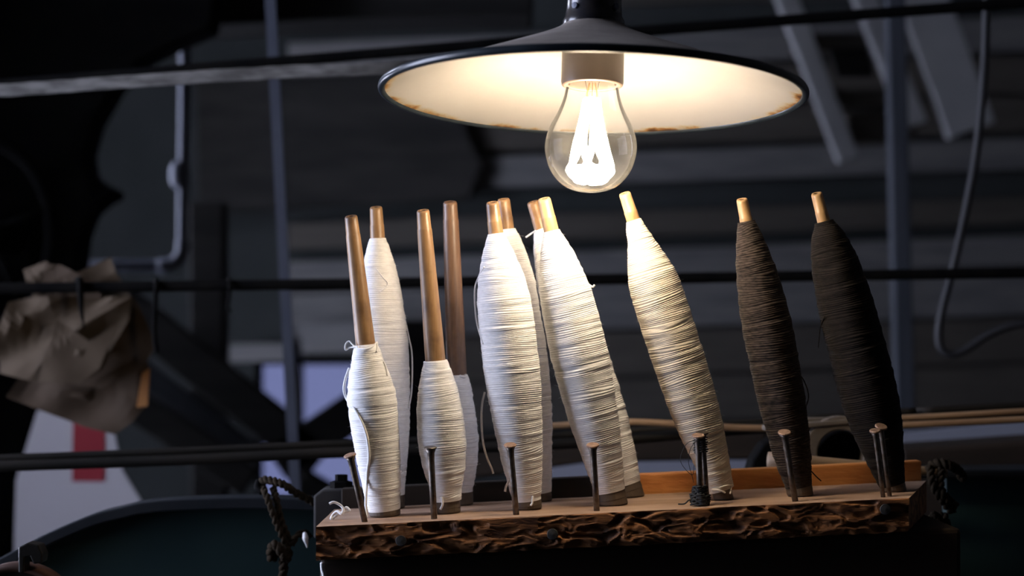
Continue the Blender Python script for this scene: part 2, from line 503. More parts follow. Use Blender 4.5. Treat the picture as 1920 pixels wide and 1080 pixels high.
tag(wl, 'dark left wall with a large window and an added one', 'wall', kind='structure')
for nm, (y0, y1, z0, z1), lb in (('window_1', WINS[0], 'tall window of four panes level with the lamp'), ('added_light_window', WINS[1], 'unseen four-paned window added to light the back wall')):  # second window is added, out of view, to brighten the back wall
    fr = [box(XL - .07, XL - .03, a, b, z0, z1) for a, b in ((y0, y0 + .04), (y1 - .04, y1))]
    fr += [box(XL - .07, XL - .03, y0, y1, a, b) for a, b in ((z0, z0 + .04), (z1 - .04, z1))]
    ym, zm = (y0 + y1) / 2, (z0 + z1) / 2
    fr += [box(XL - .06, XL - .035, ym - .012, ym + .012, z0, z1), box(XL - .06, XL - .035, y0, y1, zm - .012, zm + .012)]
    w1 = make(nm, merge(*fr), M['beam'])
    tag(w1, lb, 'window', kind='structure')
    for ya, yb in ((y0 + .04, ym - .012), (ym + .012, y1 - .04)):
        for za, zb_ in ((z0 + .04, zm - .012), (zm + .012, z1 - .04)):
            make('pane', box(XL - .05, XL - .047, ya, yb, za, zb_), M['window_glass'], w1)

# back wall with a low window far behind the rack
a = P(478, 676, BY); b = P(705, 945, BY)
wx0, wx1, wz0, wz1 = a.x, b.x, b.z, a.z
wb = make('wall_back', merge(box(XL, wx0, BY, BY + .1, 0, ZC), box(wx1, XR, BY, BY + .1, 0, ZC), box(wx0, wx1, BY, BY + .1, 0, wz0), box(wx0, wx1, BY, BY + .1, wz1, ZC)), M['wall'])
tag(wb, 'dark boarded wall at the back of the workshop', 'wall', kind='structure')
t = .012
fr = [box(wx0, wx1, BY + .03, BY + .06, wz0, wz0 + t), box(wx0, wx1, BY + .03, BY + .06, wz1 - t, wz1), box(wx0, wx0 + t, BY + .03, BY + .06, wz0, wz1),
      box(wx1 - t, wx1, BY + .03, BY + .06, wz0, wz1)]
xm = P(556, 0, BY).x
fr.append(box(xm - .011, xm + .011, BY + .03, BY + .06, wz0, wz1))
w2 = make('window_2', merge(*fr), M['beam'])
tag(w2, 'small low window glowing blue in the back wall', 'window', kind='structure')
for xa, xb in ((wx0 + t, xm - .011), (xm + .011, wx1 - t)):
    make('pane', box(xa, xb, BY + .045, BY + .048, wz0 + t, wz1 - t), M['grimy_glass'], w2)

# planks nailed to the back wall: rows given where they pass x = 1300 in the photo
SL = -0.036
for ya, yb, xa, xb, mm in ((-60, 2, 1150, 2060, 'plank_brown'), (52, 116, 540, 2060, 'plank'), (126, 196, 1150, 2060, 'plank_brown'), (204, 268, 700, 2060, 'plank_brown'),
                           (280, 338, 700, 2060, 'plank'), (392, 440, 540, 2060, 'plank_brown'), (464, 520, 540, 2060, 'plank'), (525, 612, 540, 2060, 'plank'),
                           (618, 700, 720, 2060, 'plank_brown'), (706, 790, 720, 2060, 'plank_brown')):
    q = [(xa, ya + (xa - 1300) * SL), (xb, ya + (xb - 1300) * SL), (xb, yb + (xb - 1300) * SL), (xa, yb + (xa - 1300) * SL)]
    v, f = prism(q, BY - 0.035, 0.034)
    make('plank', (v, f), M[mm], wb, bevel=0.004)

# ------------------------------------------------------------------ far background things
o = tag(make('ceiling_beam', prism([(-120, -130), (1000, -130), (1000, 26), (700, 32), (300, 52), (-120, 60)], 2.45, 0.12), M['beam'], bevel=.006),
        'black timber beam along the top left of the picture', 'beam')

o = tag(make('hanging_board', prism([(368, 150), (852, 132), (862, 190), (880, 262), (905, 305), (880, 372), (372, 400)], BY - .07, 0.034), M['beam'], bevel=.004),
        'wide black board against the back wall left of the lamp', 'board')

# dark machine casting with a curved edge on the far left
sil = [(-160, -120), (420, -120), (395, 52), (330, 78), (262, 112), (212, 165), (176, 228), (160, 285), (166, 326), (190, 343), (212, 352), (214, 366),
       (190, 378), (166, 400), (150, 446), (142, 520), (96, 560), (78, 640), (80, 880), (46, 905), (40, 1180), (-160, 1180)]
mc = make('loom_casting', prism(sil, 2.3, 0.07), M['iron'], bevel=.006, loc=P(0, 1180, 2.3))
tag(mc, 'black cast machine side with a notched curved edge at far left', 'machine')
# its flywheel: a rim with spokes, only a trace of it catches light
ctr = P(-20, 440, 2.2)
rim = [ctr + Vector((math.cos(x) * .085, 0, math.sin(x) * .125)) for x in np.linspace(0, 2 * math.pi, 49)[:-1]]
make('flywheel_rim', tube(rim, .009, 8, closed=True), M['iron'], mc, smooth=True)
make('flywheel_hub', lathe([(0, -.02), (.02, -.02), (.02, .1), (0, .1)], 20, ctr, (0, 1, 0)), M['iron'], mc)
for k in range(5):
    x = 2 * math.pi * k / 5 + .3
    make('flywheel_spoke', tube([ctr, ctr + Vector((math.cos(x) * .083, 0, math.sin(x) * .123))], .006, 8), M['iron'], mc, smooth=True)

# grey pipe with a joint and an elbow
Yp = 2.62
path = [P(347, -120, Yp), P(347, 80, Yp), P(346, 240, Yp), P(344, 328, Yp), P(343, 420, Yp), P(343, 464, Yp)]
c = [P(343 - 34 + 34 * math.cos(x), 464 + 34 * math.sin(x), Yp) for x in np.linspace(0, math.pi / 2, 9)[1:]]
path += c + [P(215, 499, Yp), P(60, 503, Yp)]
pr = thing('grey_pipe', 'pale grey pipe running down the left and turning behind the paper bundle', 'pipe', P(343, 498, Yp))
make('pipe_run', tube(path, .0098, 16), M['pipe'], pr, smooth=True)
make('pipe_joint', lathe([(0, -.022), (.012, -.021), (.0165, -.012), (.0178, 0), (.0165, .012), (.012, .021), (0, .022)], 20, P(338, 328, Yp)), M['pipe'], pr, smooth=True)
make('pipe_elbow', tube([P(343, 452, Yp), P(343, 464, Yp)] + c + [P(296, 498.3, Yp)], .0118, 16), M['pipe'], pr, smooth=True)

# narrow strap / rod left of the rack
Ys = 1.75
v1 = make('drive_strap', bar(P(500, -140, Ys), P(556, 960, Ys), 0.0115, 0.006), M['rod_blue'], loc=P(556, 960, Ys))
tag(v1, 'narrow blue grey strap running down between pipe and pirns', 'strap')

# shelf boards seen blurred under the wall planks
for (xa, xb, ya, yb, lb) in ((425, 548, 646, 680, 'small grey shelf board left of the strap above the low window'), (566, 690, 606, 664, 'grey shelf board right of the strap above the low window')):
    s = make('shelf_board', prism([(xa, ya), (xb, ya - 3), (xb, yb - 3), (xa, yb)], BY - 0.26, 0.25), M['plank'], bevel=.004, loc=P(xa, yb, BY - .2))
    tag(s, lb, 'shelf')

# crossed braces of a loom standing behind
Yb = 2.9
bl = thing('far_loom', 'dark loom frame with crossed braces far behind the left rods', 'loom', (P(500, 800, Yb).x, Yb + .03, 0))
for (A, B, wd, mm) in (((215, 560), (600, 865), 74, 'beam'), ((150, 690), (470, 905), 60, 'beam'), ((520, 870), (760, 706), 74, 'beam'), ((560, 905), (700, 985), 60, 'beam')):
    make('brace', bar(P(*A, Yb), P(*B, Yb), wd / F * Yb, .04), M[mm], bl, bevel=.004)
make('grey_brace', bar(P(190, 640, Yb + .05), P(470, 850, Yb + .05), 46 / F * Yb, .03), M['post'], bl, bevel=.004)
make('loom_post', bar(P(392, 380, Yb + .1), P(400, 1080, Yb + .1) - Vector((0, 0, .75)), 66 / F * Yb, .06), M['beam'], bl, bevel=.004)
make('loom_post', bar(P(770, 600, Yb + .1), P(770, 1080, Yb + .1) - Vector((0, 0, .75)), 80 / F * Yb, .06), M['beam'], bl, bevel=.004)
make('loom_rail', bar(P(300, 985, Yb + .06), P(860, 965, Yb + .06), 70 / F * Yb, .05), M['beam'], bl, bevel=.004)

# post on the right
o = make('timber_post', bar(P(1674, -140, 2.5), P(1700, 1000, 2.5), 34 / F * 2.5, .03), M['post'], bevel=.003)
tag(o, 'dark upright post between the rightmost pirn and the hanging cable', 'post')

# step ladder up under the roof
Yl = 3.45
lad = thing('wooden_stepladder', 'blurred grey wooden steps slanting behind the right of the lamp', 'stairs', P(1650, 300, Yl))
for A, B, wd in (((1452, -60), (1590, 300), 40), ((1598, -60), (1716, 236), 44), ((1700, -80), (1820, 246), 92)):
    make('stile', bar(P(*A, Yl), P(*B, Yl), wd / F * Yl, .03), M['steps'], lad, bevel=.004)
for xa, xb, ya, hh in ((1545, 1690, 168, 34), (1590, 1720, 212, 52), (1500, 1650, 62, 30)):
    make('tread', merge(prism([(xa, ya), (xb, ya - 4), (xb, ya + hh - 4), (xa, ya + hh)], Yl + .02, .12)), M['plank_brown'], lad, bevel=.004)
make('dark_gap_panel', prism([(1552, 84), (1622, 82), (1640, 142), (1572, 144)], Yl + .03, .02), M['beam'], lad)  # black panel standing in for the dark opening between the steps

# hanging cable on the right
Yc = 1.6
cp = [(1856, -140), (1850, 0), (1846, 120), (1834, 260), (1816, 370), (1790, 490), (1768, 575), (1760, 625), (1766, 655), (1786, 664), (1812, 655), (1850, 630), (1890, 613), (1925, 607), (2020, 600)]
o = make('cable', tube(spline([P(x, y, Yc) for x, y in cp], 8), .0042, 12), M['cable'], smooth=True)
tag(o, 'black cable hanging in a bend on the right', 'cable')

# upper rail and worn belt
o = make('overhead_rail', tube([P(-1950, 318, 1.55), P(-160, 172, 1.55), P(500, 118, 1.55), P(1200, 59, 1.55), P(2080, -8, 1.55), P(4580, -198, 1.55)], .0056, 10), M['iron'], smooth=True)
tag(o, 'black overhead rail crossing the whole picture behind the lamp', 'rail')
bp = []
for x, y, yy in ((-2200, 312, 1.42), (-1200, 248, 1.42), (-600, 210, 1.42), (-280, 189, 1.42), (-140, 179.5, 1.42), (0, 170, 1.42), (230, 154, 1.42), (480, 138, 1.42), (700, 128, 1.42), (860, 118, 1.44), (950, 104, 1.49), (1015, 76, 1.542)):
    bp.append(P(x, y, yy))
V, Fs = [], []
sp_ = spline(bp, 10)
for i, p in enumerate(sp_):
    j = random.uniform(-.0004, .0004)
    for dz, dy in ((.0054 + j, -.002), (-.0054 + j, -.002), (-.0054 + j, .002), (.0054 + j, .002)):
        V.append(p + Vector((0, dy, dz)))
for i in range(len(sp_) - 1):
    for k in range(4):
        Fs.append((4 * i + k, 4 * i + (k + 1) % 4, 4 * i + 4 + (k + 1) % 4, 4 * i + 4 + k))
Fs += [(0, 1, 2, 3), tuple(4 * (len(sp_) - 1) + k for k in (3, 2, 1, 0))]
o = make('drive_belt', (V, Fs), M['belt'])
tag(o, 'pale speckled belt stretched across the upper left towards the lamp', 'belt')

# middle rod, the paper bundle and small hooks on it
Ym = 1.5
rodp = [P(-2050, 571, Ym), P(-160, 543, Ym), P(600, 533, Ym), P(1300, 521, Ym), P(2080, 509, Ym), P(4700, 469, Ym)]
o = make('iron_rod', tube(rodp, .0052, 14), M['iron'], smooth=True)
tag(o, 'straight black iron rod crossing behind the pirns at mid height', 'rod')


def rod_y(x):
    return 543 + (x + 160) * (-34.0 / 2240)


def sheet(pts, Y, name, m, parent, crumple=.006, n=9, tilt=0.0):
    """One crumpled sheet: its outline filled by a grid of folds, with a real thickness."""
    c = Vector((sum(p[0] for p in pts) / len(pts), sum(p[1] for p in pts) / len(pts), 0))
    V, Fs = [], []
    m_ = len(pts); per = 6
    out = []
    for i in range(m_):
        a_, b_ = Vector((*pts[i], 0)), Vector((*pts[(i + 1) % m_], 0))
        for k in range(per): out.append(a_.lerp(b_, k / per))
    rings = 6
    s = random.uniform(0, 90)
    for th in (0, .0012):
        for r_ in range(1, rings + 1):
            for q in out:
                p = c.lerp(q, r_ / rings)
                d = mnoise.noise(Vector((p.x / 70, p.y / 70, s))) * crumple + abs(mnoise.noise(Vector((p.x / 130 + p.y / 90, p.y / 300, s + 7)))) * crumple * 2.2
                w_ = P(p.x, p.y, Y); w_.y += d + th + tilt * (p.x - c.x) / 100
                V.append(w_)
        w_ = P(c.x, c.y, Y); w_.y += th; V.append(w_)
    L_ = len(out); half = rings * L_ + 1
    for h in (0, half):
        for r_ in range(rings - 1):
            for k in range(L_):
                k2 = (k + 1) % L_
                Fs.append((h + r_ * L_ + k, h + r_ * L_ + k2, h + (r_ + 1) * L_ + k2, h + (r_ + 1) * L_ + k))
        for k in range(L_):
            Fs.append((h + rings * L_, h + k, h + (k + 1) % L_))
    e = (rings - 1) * L_
    for k in range(L_):
        k2 = (k + 1) % L_
        Fs.append((e + k, e + k2, half + e + k2, half + e + k))
    return make(name, (V, Fs), m, parent, smooth=False)


pb = thing('paper_bundle', 'bundle of crumpled brown paper sheets hung on the iron rod at left', 'paper', P(140, 800, Ym + .03))
sheet([(8, 745), (30, 712), (90, 700), (200, 705), (275, 640), (278, 755), (250, 790), (214, 815), (150, 800), (60, 765)], Ym + .05, 'paper_sheet', M['kraft_dark'], pb)
sheet([(180, 560), (250, 555), (292, 650), (265, 690), (190, 728), (120, 720), (150, 640)], Ym + .035, 'paper_sheet', M['kraft_dark'], pb)
sheet([(40, 505), (85, 490), (120, 520), (205, 482), (216, 512), (245, 560), (60, 560)], Ym + .03, 'paper_sheet', M['kraft'], pb)
sheet([(84, 494), (110, 496), (180, 528), (190, 560), (70, 560)], Ym + .022, 'paper_sheet', M['kraft_dark'], pb)
sheet([(12, 566), (60, 556), (245, 556), (236, 600), (190, 690), (150, 720), (66, 716), (-8, 700), (-14, 640)], Ym + .014, 'paper_sheet', M['kraft'], pb, .009)
sheet([(70, 716), (104, 598), (168, 640), (222, 604), (186, 690), (148, 720)], Ym + .006, 'paper_sheet', M['kraft'], pb, .003)
make('orange_edge', prism([(266, 700), (281, 690), (276, 762), (256, 764)], Ym + .045, .002), M['kraft_edge'], pb)
make('hook', tube(spline([P(146, rod_y(146) - 12, Ym + .004), P(150, rod_y(150) - 12, Ym - .006), P(151, rod_y(150) + 10, Ym - .008), P(153, 585, Ym - .002), P(158, 618, Ym + .008)], 6),
                  [.0034] * 13 + [.003, .003, .0028, .0026, .0024, .002, .0018, .0015, .0012, .001, .0008, .0005], 8), M['iron'], pb, smooth=True)

for x0_, ln, rr, lb in ((292, 105, .0042, 'dark wire hook hanging on the rod just right of the paper bundle'), (430, 32, .003, 'short wire hook hanging on the rod left of the strap')):
    yy = rod_y(x0_)
    pts = [P(x0_ - 4, yy + 9, Ym + .004), P(x0_ - 4, yy - 6, Ym + .007), P(x0_, yy - 12, Ym), P(x0_ + 1, yy - 2, Ym - .0078), P(x0_, yy + 20, Ym - .005), P(x0_ - 3, yy + 20 + ln * .6, Ym), P(x0_ + 2, yy + 20 + ln, Ym)]
    o = make('wire_hook', tube(spline(pts, 6), rr * .55, 8), M['iron'], smooth=True, loc=pts[2])
    tag(o, lb, 'hook')

# white sign with a red stripe
Yw = 2.05
ws = make('paper_sign', prism([(70, 770), (205, 770), (228, 880), (262, 936), (330, 1090), (300, 1240), (20, 1240), (30, 900)], Yw, .003), M['white_paper'], loc=P(150, 1200, Yw))
tag(ws, 'white paper sign with a red stripe below the brown paper', 'sign')
make('red_stripe', prism([(137, 770), (197, 770), (196, 903), (135, 903)], Yw - .0012, .001), M['red'], ws)

# blue grey sheet and dark bar behind the rack's right half
o = make('sheet_panel', prism([(1010, 858), (1420, 838), (2100, 772), (2100, 960), (1010, 980)], 1.95, .02), M['pale_sheet'], loc=P(1300, 900, 1.95))
tag(o, 'blue grey metal sheet low behind the right half of the rack', 'panel')
o = make('cross_beam', prism([(840, 842), (1100, 824), (1440, 806), (1440, 862), (1100, 868), (840, 905)], 1.6, .05), M['beam_brown'], bevel=.004, loc=P(1100, 860, 1.6))
tag(o, 'dark brown beam behind the rods and the middle pirns', 'beam')
o = make('dark_box', prism([(1690, 842), (2080, 815), (2080, 1120), (1690, 1120)], 1.5, .08), M['beam_brown'], bevel=.004, loc=P(1800, 1100, 1.5))
tag(o, 'dark brown box low behind the right end of the rack', 'box')

# three long rods just behind the rack
for pts, rr, mm, lb in (
        ([(-2400, 953), (-160, 866), (300, 848), (650, 832), (1060, 816), (1400, 794), (1700, 773), (2080, 752), (5150, 583)], .0034, 'rod_dark', 'topmost of the long rods lying behind the pirns'),
        ([(-2400, 959), (-160, 880), (300, 864), (650, 848), (1060, 832), (1380, 806), (1700, 787), (2080, 766), (5200, 594)], .0044, 'rod_dark', 'thick dark rod running just under the topmost long rod'),
        ([(1490, 790), (1700, 783), (1900, 772), (2080, 762)], .0023, 'rod_wood', 'thin rod coloured pale as the lamplit stretch, starting behind the two dark pirns'),  # separate pale piece: lamplight on the rods' right stretch put into colour
        ([(1020, 800), (1150, 792), (1235, 793), (1420, 803), (1700, 797), (2080, 778)], .0028, 'rod_wood', 'pale brown rod ending behind the middle pirns')):
    o = make('long_rod', tube(spline([P(x, y, 1.29 if rr == .0034 else 1.27 if mm == 'rod_dark' else 1.256 if rr == .0028 else 1.262) for x, y in pts], 6), rr, 12), M[mm], smooth=True, loc=P(pts[0][0], pts[0][1], 1.27))
    tag(o, lb, 'rod', 'long rods behind the pirns')

# ------------------------------------------------------------------ the loom the rack is fixed to
Yo = 1.19
lm = thing('power_loom', 'dark teal iron loom with an arched side under the rack', 'loom', (P(300, 1000, Yo).x, Yo, 0))
arch = [(-190, 1190), (-120, 1120), (-60, 1080), (0, 1050), (60, 1018), (110, 993), (180, 964), (230, 951), (275, 941), (350, 935), (480, 932), (600, 936), (760, 945)]
ap = spline([P(x, y, Yo) for x, y in arch], 6)
low = 0.45
V = list(ap) + [Vector((p.x, p.y, low)) for p in ap]
n = len(ap)
V2 = V + [p + Vector((0, .012, 0)) for p in V]
Fs = []
for i in range(n - 1):
    Fs += [(i, i + 1, n + i + 1, n + i), (2 * n + i, 3 * n + i, 3 * n + i + 1, 2 * n + i + 1), (i, 2 * n + i, 2 * n + i + 1, i + 1), (n + i, n + i + 1, 3 * n + i + 1, 3 * n + i)]
Fs += [(0, n, 3 * n, 2 * n), (n - 1, 3 * n - 1, 4 * n - 1, 2 * n - 1)]
make('arched_side', (V2, Fs), M['teal'], lm)
# rim flange: a flat band following the arch, standing proud to the front
rimV, rimF = [], []
for i, p in enumerate(ap):
    tdir = (ap[min(i + 1, n - 1)] - ap[max(i - 1, 0)]).normalized()
    nrm = Vector((-tdir.z, 0, tdir.x))
    a_ = p + nrm * .001
    b_ = p - nrm * .0075
    rimV += [a_ + Vector((0, -.014, 0)), a_ + Vector((0, .014, 0)), b_ + Vector((0, .014, 0)), b_ + Vector((0, -.014, 0))]
for i in range(n - 1):
    for k in range(4):
        rimF.append((4 * i + k, 4 * i + (k + 1) % 4, 4 * i + 4 + (k + 1) % 4, 4 * i + 4 + k))
rimF += [(0, 1, 2, 3), tuple(4 * (n - 1) + k for k in (3, 2, 1, 0))]
make('side_flange', (rimV, rimF), M['flange'], lm, bevel=.0012)
v, f = box(P(1775, 0, Yo).x, P(2150, 0, Yo).x, Yo, Yo + .012, low, P(0, 888, Yo).z)
make('flat_side', (v, f), M['teal'], lm)
v, f = box(P(1700, 0, Yo).x, P(2150, 0, Yo).x, Yo - .02, Yo + .03, P(0, 893, Yo).z, P(0, 876, Yo).z)
make('side_flange', (v, f), M['flange'], lm, bevel=.002)
v, f = box(-.122, .285, 1.014, 1.10, 1.10, 1.2)
_bs = (P(1705, 934, 1.0).z - P(592, 988, 1.0).z) / (P(1705, 934, 1.0).x - P(592, 988, 1.0).x)
v = [p if p.z < 1.15 else Vector((p.x, p.y, P(592, 988, 1.0).z + (p.x - P(592, 988, 1.0).x) * _bs - .0222)) for p in v]
make('breast_beam', (v, f), M['beam_brown'], lm, bevel=.003)
v, f = box(-.122, .30, 1.108, 1.18, 1.12, 1.258)
make('inner_beam', (v, f), M['beam_brown'], lm, bevel=.003)
for xx in (-.12, .24):
    v, f = box(xx, xx + .05, 1.12, 1.17, 0, 1.12)
    make('loom_leg', (v, f), M['iron'], lm, bevel=.003)
# bearing bracket with a round eye
cx, cy = 1577, 850
make('bearing_bracket', ring_plate(cx, cy, 44, lambda a_: min(90 / max(abs(math.cos(a_)), 1e-3), 66 / max(abs(math.sin(a_)), 1e-3)), 1.20, .016), M['cast'], lm, bevel=.0012)
make('bearing_boss', ring_plate(cx, cy, 44, lambda a_: 70, 1.192, .012), M['cast'], lm, bevel=.0012)
make('eye_shade_plug', lathe([(0, 0), (.0158, 0), (.0172, .002), (.0172, .03), (0, .03)], 28, P(cx, cy, 1.222), (0, 1, 0)), M['iron'], lm)  # black plug set behind the eye to make its hole dark
make('bracket_cap', prism([(1440, 800), (1690, 776), (1690, 786), (1440, 810)], 1.19, .03), M['cast'], lm, bevel=.001)
# dark rounded machine hump behind the first dark pirn
make('wheel_guard', prism([(1398, 930), (1402, 895), (1412, 862), (1432, 832), (1460, 815), (1500, 812), (1500, 930)], 1.215, .03), M['iron'], lm, bevel=.002)
# support block behind the rack's left end, with a fastening nut on top
make('end_block', prism([(588, 930), (604, 918), (664, 915), (668, 1010), (588, 1010)], 1.125, .03), M['block'], lm, bevel=.0015)
make('bolt_nut', lathe([(0, 0), (.008, 0), (.008, .006), (.0045, .007), (.0045, .011), (0, .011)], 6, P(640, 919, 1.135)), M['iron'], lm)
make('bolt_head', lathe([(0, 0), (.0055, 0), (.0055, .005), (0, .006)], 6, P(648, 1000, 1.118), (0, -1, 0)), M['iron'], lm)

# wooden stick lying on the ledge at right
A, B = P(1440, 862, 1.15), P(1775, 886, 1.15)
st = make('wooden_stick', tube([A.lerp(B, k / 10) for k in range(11)], [.0058 - .0028 * k / 10 for k in range(11)], 14), M['stick'], smooth=True, loc=A)
tag(st, 'tapered wooden stick lying behind the rack at right', 'stick')

# wheel rim and hook in the lower left corner
Yk = 1.09
wc = P(34, 1172, Yk)
wh = thing('brown_wheel', 'brown rimmed wheel peeping up in the lower left corner', 'wheel', wc)
rr = 118 / F * Yk
make('wheel_rim', lathe([(rr - .003, -.008), (rr, -.006), (rr, .006), (rr - .003, .008), (rr - .006, .006), (rr - .006, -.006), (rr - .003, -.008)], 64, wc, (0, -1, 0)), M['brown_rim'], wh, smooth=True)
make('wheel_disc', lathe([(0, -.004), (rr - .005, -.004), (rr - .005, .004), (0, .004)], 64, wc, (0, -1, 0)), M['beam_brown'], wh)
hk = make('iron_clip', merge(
    prism([(34, 1026), (50, 1018), (72, 1022), (80, 1040), (78, 1056), (62, 1058), (56, 1044), (46, 1046), (44, 1075), (34, 1075)], Yk - .02, .014)), M['clip'], bevel=.001, loc=P(50, 1060, Yk - .02))
tag(hk, 'small dark metal clip over the brown wheel rim', 'clip')


# ropes
def rope_strand(pts, r, seg=10, n=8, turns=300):
    """A two-ply cord: pairs of strands twisted about the path."""
    path = spline(pts, n)
    tot = 0; cum = [0]
    for a_, b_ in zip(path[:-1], path[1:]):
        tot += (b_ - a_).length; cum.append(tot)
    outs = []
    for ph in (0, math.pi):
        q = []
        for i, p in enumerate(path):
            tt = (path[min(i + 1, len(path) - 1)] - path[max(i - 1, 0)]).normalized()
            u, v, _ = (lambda a: (a[0], a[1], a[2]))(frame_of(tt) if abs(tt.x) < .95 else (Vector((0, 0, 1)), tt.cross(Vector((0, 0, 1))).normalized(), tt))
            ang = cum[i] * turns * 2 + ph
            q.append(p + (u * math.cos(ang) + v * math.sin(ang)) * r * .5)
        outs.append(tube(q, r * .62, seg))
    return merge(*outs)


Yr = 1.155
rl = thing('rope_tie', 'brown rope knotted round the arched loom side left of the rack', 'rope', P(520, 930, Yr))
make('rope_loop', rope_strand([P(488, 905, Yr), P(500, 900, Yr - .006), P(530, 908, Yr - .012), P(556, 925, Yr - .004), P(590, 942, Yr)], .0030, turns=330), M['rope'], rl, smooth=True)
make('rope_loop', rope_strand([P(492, 912, Yr), P(500, 930, Yr - .014), P(520, 985, Yr - .016), P(540, 1025, Yr - .012)], .0026), M['rope'], rl, smooth=True)
make('rope_loop', rope_strand([P(512, 915, Yr), P(518, 935, Yr - .012), P(530, 985, Yr - .014), P(548, 1020, Yr - .010)], .0026), M['rope'], rl, smooth=True)
kn = [P(524 + 16 * math.cos(x), 1034 + 13 * math.sin(x * 2 + .4), Yr - .014 - .005 * math.sin(x)) for x in np.linspace(0, 2 * math.pi * 1.6, 15)]
make('knot', rope_strand(kn, .0034, n=5), M['rope'], rl, smooth=True)
make('rope_end', rope_strand([P(545, 1022, Yr - .012), P(556, 1005, Yr - .014), P(572, 1000, Yr - .006), P(580, 1008, Yr)], .0026), M['rope'], rl, smooth=True)
make('rope_tail', rope_strand([P(530, 1040, Yr - .012), P(532, 1065, Yr - .012), P(524, 1110, Yr - .012)], .0034), M['rope'], rl, smooth=True)
make('iron_hook', tube(spline([P(486, 902, Yr), P(484, 915, Yr - .004), P(492, 922, Yr - .006)], 6), .0028, 8), M['iron'], rl, smooth=True)

tg = make('daylight_drop', tube(spline([P(571, 998, 1.135), P(573, 1010, 1.133), P(575, 1020, 1.134), P(576, 1027, 1.134)], 6),
                               [.0006] + list(np.interp(np.linspace(0, 1, 18), [0, .25, .6, 1], [.0014, .0022, .0011, .0003])), 8), M['yarn_white'], smooth=True, loc=P(572, 1000, 1.134))
tag(tg, 'tiny white drop standing in for a chink of daylight beside the rope knot', 'daylight drop')  # bright drop modelled in place of daylight seen through a gap

# rope on the right
Yr2 = 1.14
rg = thing('rope_tie', 'dark rope lashed round the loom past the right end of the rack', 'rope', P(1765, 900, Yr2))
make('rope_loop', rope_strand([P(1742, 876, Yr2), P(1760, 868, Yr2 - .008), P(1785, 874, Yr2 - .01), P(1800, 886, Yr2), P(1806, 900, Yr2)], .0034), M['rope'], rg, smooth=True)
make('rope_loop', rope_strand([P(1744, 872, Yr2 - .004), P(1748, 905, Yr2 - .014), P(1764, 935, Yr2 - .016), P(1786, 960, Yr2 - .01)], .003), M['rope'], rg, smooth=True)
make('rope_loop', rope_strand([P(1766, 870, Yr2 - .006), P(1764, 915, Yr2 - .016), P(1776, 935, Yr2 - .018), P(1792, 950, Yr2 - .01)], .003), M['rope'], rg, smooth=True)
kn = [P(1760 + 14 * math.cos(x), 978 + 12 * math.sin(x * 2 + .4), Yr2 - .016 - .005 * math.sin(x)) for x in np.linspace(0, 2 * math.pi * 1.6, 15)]
make('knot', rope_strand(kn, .003, n=5), M['rope'], rg, smooth=True)
make('rope_tail', rope_strand([P(1757, 985, Yr2 - .014), P(1756, 1030, Yr2 - .012), P(1752, 1110, Yr2 - .012)], .0046), M['rope'], rg, smooth=True)

# ------------------------------------------------------------------ the peg rack
XB0, ZB0 = P(592, 988, 1.0).x, P(592, 988, 1.0).z
XB1 = P(1705, 934, 1.0).x
BS = (P(1705, 934, 1.0).z - ZB0) / (XB1 - XB0)


def zb(x):
    return ZB0 + (x - XB0) * BS


def on_board(px, Y):
    """Point of the board's top under the photo column px at distance Y."""
    x = (px - 960) / F * Y
    return Vector((x, Y, zb(x)))


rk = thing('peg_rack', 'rough brown wooden rack board with a row of upright nails', 'rack', ((XB0 + XB1) / 2, 1.05, zb((XB0 + XB1) / 2) - .021))
# board: rough hewn front made of real relief
NX, NZ = 420, 30
DEPTH = 1.106
TH = .0215
V, Fs = [], []


def chips(x, z):
    q = Vector((x * 48, 0, z * 125))
    q.x += mnoise.noise(Vector((x * 60, 3, z * 140))) * 1.1
    q.z += mnoise.noise(Vector((x * 60, 9, z * 140))) * 0.9
    d, _ = mnoise.voronoi(q)
    v1_ = 1 - min(d[0] / .62, 1.0) ** 2
    d2, _ = mnoise.voronoi(q * 2.3 + Vector((5, 5, 5)))
    v2_ = 1 - min(d2[0] / .62, 1.0) ** 2
    return .0026 * v1_ + .0007 * v2_ + .0003 * (mnoise.noise(Vector((x * 170, 1, z * 300))) + .2) + .0018 * mnoise.noise(Vector((x * 40, 2, z * 60)))


xe1 = lambda Y: XB1 + (Y - 1.0) * .36
for j in range(NZ + 1):
    tz = j / NZ
    for i in range(NX + 1):
        x = XB0 + (XB1 - XB0) * i / NX
        z = zb(x) - tz * TH
        edge = min(1, tz * NZ / 2.5) * 1.0
        d = chips(x, z) * edge
        if tz > .8: d += (tz - .8) ** 2 * .09 * (1 + .8 * mnoise.noise(Vector((x * 70, 0, 4))))
        dz = 0
        if j == 0: dz = 0
        else: dz = .0006 * mnoise.noise(Vector((x * 160, z * 160, 5))) * edge
        V.append(Vector((x, 1.0 + max(d, 0), z + dz)))
W = NX + 1
for j in range(NZ):
    for i in range(NX):
        Fs.append((j * W + i, j * W + i + 1, (j + 1) * W + i + 1, (j + 1) * W + i))
# top edge row wavers slightly as hewn
for i in range(W):
    V[i].y += .0007 * abs(mnoise.noise(Vector((V[i].x * 110, 0, 0)))) + .0004
nb = len(V)
NY = 6
for k in range(1, NY + 1):
    Y = 1.0 + (DEPTH - 1.0) * k / NY
    for i in range(W):
        x = XB0 + (xe1(Y) - XB0) * i / NX
        V.append(Vector((x, Y, zb(x) - .0003 * abs(mnoise.noise(Vector((x * 90, Y * 90, 0)))))))
for k in range(NY):
    for i in range(NX):
        a0 = (nb + (k - 1) * W + i) if k else i
        b0 = nb + k * W + i
        Fs.append((a0, a0 + 1, b0 + 1, b0))
